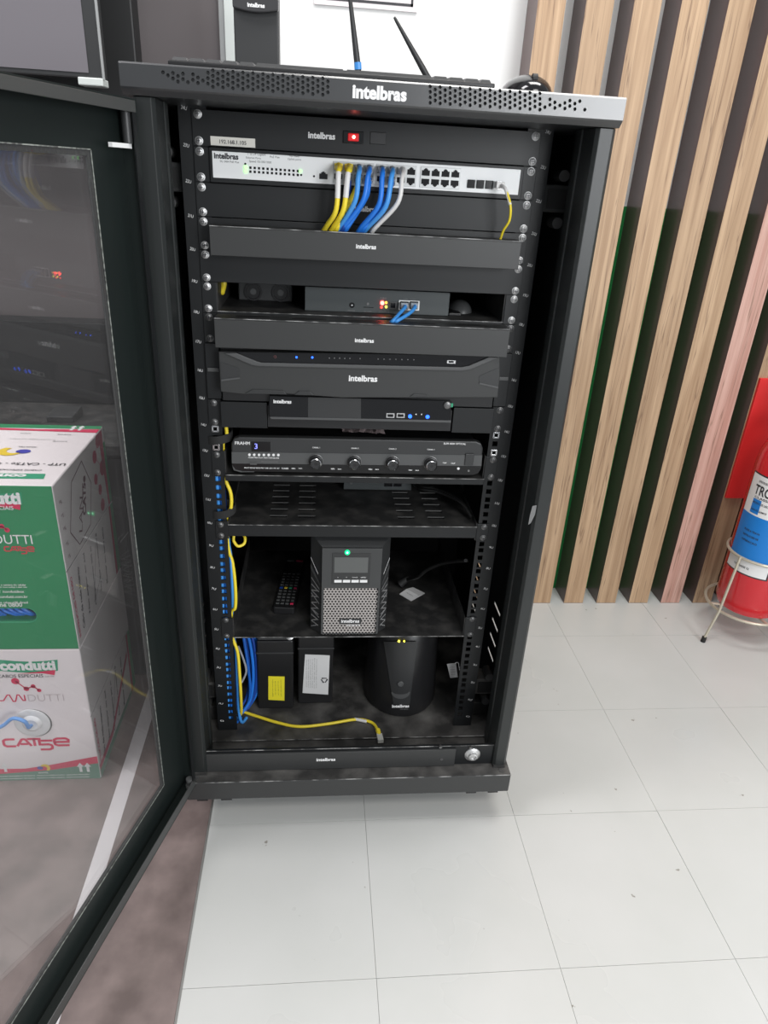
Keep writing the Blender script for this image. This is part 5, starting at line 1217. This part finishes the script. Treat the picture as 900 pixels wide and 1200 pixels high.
# --- right sides of both cartons (prints on the flaps)
def ps(y, z, e=0.0006): return Vector((BX1 + e - 0.0003, y, z))
def side_print(t, z0, z1, upper):
    zm = (z0 + z1) / 2
    b = MB(); b.box((BX1 - 0.0005, 0.001, zm - 0.0012), (BX1 + 0.0004, 0.299, zm + 0.0012)); b.build('flap_seam', DARKP, t)
    MB().box((BX1 - 0.0002, 0.0015, zm + 0.0012), (BX1 + 0.0009, 0.2985, z1 - 0.0015)).build('flap', SHADEB, t)
    MB().box((BX1 - 0.0002, 0.0015, z0 + 0.0015), (BX1 + 0.0009, 0.2985, zm - 0.0012)).build('flap', SHADEB, t)
    E2 = 0.0016
    if upper:
        hx = [(0.045, zm + 0.055), (0.085, zm + 0.135), (0.150, zm + 0.150), (0.185, zm + 0.090), (0.150, zm + 0.018), (0.080, zm + 0.012)]
        b = MB()
        for i in range(6):
            a = Vector(hx[i]); c = Vector(hx[(i + 1) % 6]); n_ = Vector((-(c - a).y, (c - a).x)).normalized() * 0.0012
            b.add([ps(*(a - n_), E2), ps(*(c - n_), E2), ps(*(c + n_), E2), ps(*(a + n_), E2)], [(0, 1, 2, 3)])
        b.text('LAN', ps(0.108, zm + 0.060, E2), width=0.065, height=0.018, Ux=(0, 0.45, 0.9), Vx=(0, -0.9, 0.4)); b.text('CAT5e', ps(0.138, zm + 0.085, E2), width=0.075, height=0.020, Ux=(0, 0.35, 0.93), Vx=(0, -0.93, 0.35), bold=0.05)
        for i, zz in enumerate((0.125, 0.10, 0.075, 0.045, 0.02)): b.text('*%', ps(0.022, zm + zz, E2), width=0.013, Ux=(0, 1, 0))
        b.build('line_print', mat('maroon_print', (0.10, 0.03, 0.05), 0.5), t)
        nodes(t, 'molecule_mark', PINK2, [(0.255, zm + 0.150), (0.225, zm + 0.128), (0.262, zm + 0.090), (0.215, zm + 0.085), (0.232, zm + 0.055), (0.235, zm + 0.020)], [0.014, 0.013, 0.016, 0.011, 0.011, 0.013], 0.0007, lambda y, z: ps(y, z, E2))
        flat('crimson_stripe', PINK2, t, [[ps(0.272, zm + 0.002, E2), ps(0.282, zm + 0.002, E2), ps(0.286, z1 - 0.002, E2), ps(0.262, z1 - 0.002, E2)]])
        flat('green_edge', GREENB, t, [[ps(0.282, zm + 0.002, E2), ps(0.2985, zm + 0.002, E2), ps(0.2985, z1 - 0.03, E2), ps(0.286, z1 - 0.03, E2)]])
    flat('crimson_stripe', PINK2, t, [[ps(0.262, z0 + 0.002, E2), ps(0.276, z0 + 0.002, E2), ps(0.280, zm - 0.002, E2), ps(0.268, zm - 0.002, E2)]])
    flat('green_edge', GREENB, t, [[ps(0.276, z0 + 0.002, E2), ps(0.2985, z0 + 0.002, E2), ps(0.2985, zm - 0.002, E2), ps(0.280, zm - 0.002, E2)]])
    b = MB()
    for i in range(5): b.text(['Cabo de rede interno', 'Nao expor ao sol', 'Comprimento 305 m', 'Empilhar no maximo 8', 'Manter em local seco'][i], ps(0.045 + 0.04 * i, (z0 + zm) / 2 + 0.008 * (i % 2), E2), width=0.125, height=0.011, bold=0.03, Ux=(0, 0.12, 0.99), Vx=(0, -0.99, 0.12))
    b.add([ps(0.11, z0 + 0.03, E2), ps(0.112, z0 + 0.03, E2), ps(0.168, zm - 0.02, E2), ps(0.166, zm - 0.02, E2)], [(0, 1, 2, 3)])
    b.add([ps(0.11, z0 + 0.03, E2), ps(0.17, z0 + 0.06, E2), ps(0.17, z0 + 0.062, E2), ps(0.11, z0 + 0.032, E2)], [(0, 1, 2, 3)])
    b.build('line_print', DARKP, t)
    b = MB(); b.text('INSTRUCOES DE USO', ps(0.014, (z0 + zm) / 2, E2), width=0.13, height=0.009, Ux=(0, 0, 1), Vx=(0, -1, 0), bold=0.03); b.build('lettering', PINK2, t)
side_print(cB, 0.179, 0.5095, True)
side_print(cA, ZF + 0.0017, 0.178, False)
if True:
    zb = ZF + 0.002
    flat('base_band', SAGE, cA, [[ps(0.0015, zb, 0.0018), ps(0.26, zb, 0.0018), ps(0.26, zb + 0.012, 0.0018), ps(0.0015, zb + 0.020, 0.0018)]])
    flat('crimson_stripe', PINK2, cA, [[ps(0.0015, zb + 0.020, 0.0019), ps(0.10, zb + 0.022, 0.0019), ps(0.26, zb + 0.11, 0.0019), ps(0.26, zb + 0.125, 0.0019), ps(0.10, zb + 0.036, 0.0019), ps(0.0015, zb + 0.034, 0.0019)]])

# low dark cabinet behind the cartons with a small box on it
cb_ = thing('low_cabinet', (-0.9, 0.5, ZF), 'low black cabinet standing behind the cable cartons', 'cabinet')
MB().box((-1.3, 0.33, ZF + 0.0015), (-0.43, 0.66, 0.438)).build('body', PANEL2, cb_, bevel=0.003)
MB().box((-1.32, 0.32, 0.438), (-0.42, 0.67, 0.460)).build('top', DUSTY, cb_, bevel=0.002)
MB().box((-1.32, 0.60, 0.460), (-0.42, 0.66, 0.655)).build('added_backboard', PANEL2, cb_, bevel=0.002)  # board added for the darkness behind the glass, part reflection, part dark object
for x in (-0.87, ): 
    for s in (-1, 1):
        d_o = MB().box((x + 0.003 * s, 0.322, ZF + 0.03), (x + 0.42 * s, 0.33, 0.43)).build('door', PANEL2, cb_, bevel=0.001)
        MB().box((x + 0.03 * s, 0.314, 0.2), (x + 0.04 * s, 0.322, 0.32)).build('handle', STEEL, d_o, bevel=0.001)
a = atz(55, 495, 0.4605)
sb = thing('small_black_box', (a.x + 0.03, a.y + 0.03, 0.4605), 'small flat black box on the cabinet just behind the green carton', 'box')
MB().hexa([a, a + Vector((0.058, 0, 0)), a + Vector((0.062, 0.06, 0)), a + Vector((0.004, 0.06, 0)), a + Vector((0, 0, 0.015)), a + Vector((0.058, 0, 0.015)), a + Vector((0.062, 0.06, 0.022)), a + Vector((0.004, 0.06, 0.022))]).build('case', PLAST2, sb, bevel=0.002)
MB().box((a.x + 0.002, a.y - 0.0008, 0.4725), (a.x + 0.056, a.y + 0.0004, 0.4745)).build('edge_strip', GREYP, sb)

# ================================================================== fire extinguisher on its stand
ex = thing('fire_extinguisher', (1.172, 0.50, 0), 'red fire extinguisher with blue and white label in a wire stand', 'fire extinguisher')
ECX, ECY, ER, EZ = 1.172, 0.505, 0.086, -0.060
MB().lathe([(0.060, 0.0), (0.080, 0.006), (ER, 0.024), (ER, 0.43), (0.082, 0.465), (0.068, 0.505), (0.045, 0.535), (0.024, 0.548), (0.020, 0.56)], (ECX, ECY, EZ), (0, 0, 1), 40).build('cylinder', REDX, ex, smooth=True)
MB().lathe([(0.020, 0.555), (0.026, 0.56), (0.026, 0.59), (0.018, 0.60), (0.018, 0.64), (0.01, 0.645)], (ECX, ECY, EZ), (0, 0, 1), 20).build('valve', PLAST, ex, smooth=True)
MB().hexa([(ECX - 0.09, ECY - 0.012, EZ + 0.615), (ECX + 0.04, ECY - 0.012, EZ + 0.625), (ECX + 0.04, ECY + 0.012, EZ + 0.625), (ECX - 0.09, ECY + 0.012, EZ + 0.615), (ECX - 0.09, ECY - 0.012, EZ + 0.625), (ECX + 0.04, ECY - 0.012, EZ + 0.64), (ECX + 0.04, ECY + 0.012, EZ + 0.64), (ECX - 0.09, ECY + 0.012, EZ + 0.625)]).build('lever', PLAST, ex, bevel=0.002)
MB().tube([(ECX - 0.015, ECY - 0.02, EZ + 0.585), (ECX - 0.05, ECY - 0.05, EZ + 0.57), (ECX - 0.075, ECY - 0.055, EZ + 0.50), (ECX - 0.070, ECY - 0.062, EZ + 0.38), (ECX - 0.060, ECY - 0.074, EZ + 0.33)][:2] + [(ECX + 0.02, ECY - 0.10, EZ + 0.50), (ECX + 0.05, ECY - 0.10, EZ + 0.35)], 0.009, 10, 6).build('hose', RUBBER, ex, smooth=True)
def lab(name, m, a0, a1, z0, z1, e=0.0006, n=14):
    b = MB(); v = []
    for z in (z0, z1): v += [(ECX + (ER + e) * math.cos(math.radians(a0 + (a1 - a0) * i / n)), ECY + (ER + e) * math.sin(math.radians(a0 + (a1 - a0) * i / n)), EZ + z) for i in range(n + 1)]
    b.add(v, [(i, i + 1, n + 1 + i + 1, n + 1 + i) for i in range(n)]); return b.build(name, m, ex, smooth=True)
lab('label_edge', DARKP, 168, 253, 0.128, 0.412, 0.0004); lab('label', WHITE, 170, 250, 0.132, 0.408, 0.0008); lab('label_blue', BLUEX, 170, 250.5, 0.172, 0.30, 0.0011)
lab('pictogram', BLUEX, 188, 205, 0.305, 0.345, 0.0012); lab('second_label', mat('cream_label', (0.6, 0.55, 0.4), 0.5), 262, 310, 0.22, 0.37, 0.0008)
def curved_text(s, ac, z, h, m, spread):
    vs, fs, x0, x1, y0, y1 = text_geo(s, 0.02); b = MB(); v = []
    for x, y in vs:
        a = math.radians(ac + ((x - (x0 + x1) / 2) / (x1 - x0)) * spread); v.append((ECX + (ER + 0.0014) * math.cos(a), ECY + (ER + 0.0014) * math.sin(a), EZ + z + (y - (y0 + y1) / 2) / (y1 - y0) * h))
    b.add(v, fs); b.build('lettering', m, ex)
curved_text('TROL', 206, 0.370, 0.027, DARKP, 42)
for i, (s, z) in enumerate((('CLASSE', 0.350), ('EXTINTOR DE INCENDIO', 0.393), ('AGUA PO QUIMICO', 0.315), ('MODO DE USO', 0.335), ('INSTRUCOES DE', 0.24), ('OPERACAO', 0.225), ('PUXE A TRAVA', 0.255), ('VALIDADE 12', 0.150))): curved_text(s, 204, z, 0.006, DARKP, 30)
es = thing('extinguisher_stand', (ECX, ECY, ZF), 'cream wire stand with thin legs holding the red extinguisher', 'stand')
def hoop(r, z, name): MB().tube([(ECX + r * math.cos(2 * math.pi * i / 36), ECY + r * math.sin(2 * math.pi * i / 36), z) for i in range(36)], 0.0042, 8, 0, closed=True).build(name, WIRE, es, smooth=True)
hoop(0.110, -0.055, 'lower_ring'); hoop(0.0915, 0.115, 'upper_ring')
MB().tube([(ECX - 0.110, ECY, -0.055), (ECX, ECY, -0.066), (ECX + 0.11, ECY, -0.055)], 0.004, 8, 5).build('cross_wire', WIRE, es, smooth=True)
MB().tube([(ECX, ECY - 0.110, -0.055), (ECX, ECY, -0.066), (ECX, ECY + 0.11, -0.055)], 0.004, 8, 5).build('cross_wire', WIRE, es, smooth=True)
for a in (202, 322, 82):
    d = Vector((math.cos(math.radians(a)), math.sin(math.radians(a)), 0)); c = Vector((ECX, ECY, 0))
    k = 0.146 if a != 82 else 0.13
    lg = MB().tube([c + d * 0.0955 + Vector((0, 0, 0.118)), c + d * 0.1145 + Vector((0, 0, -0.055)), c + d * k + Vector((0, 0, ZF + 0.008))], 0.0038, 8, 0).build('leg', WIRE, es, smooth=True)
    MB().cyl(c + d * k + Vector((0, 0, ZF + 0.0003)), c + d * (k - 0.002) + Vector((0, 0, ZF + 0.016)), 0.0068, n=12).build('foot', RUBBER, lg, smooth=True)
rs = thing('red_signboard', (1.2, 0.645, 0.4), 'plain red signboard fixed to the slats behind the extinguisher', 'sign')
MB().box((1.108, 0.640, 0.215), (1.33, 0.6490, 0.566)).build('board', REDS, rs, bevel=0.001)
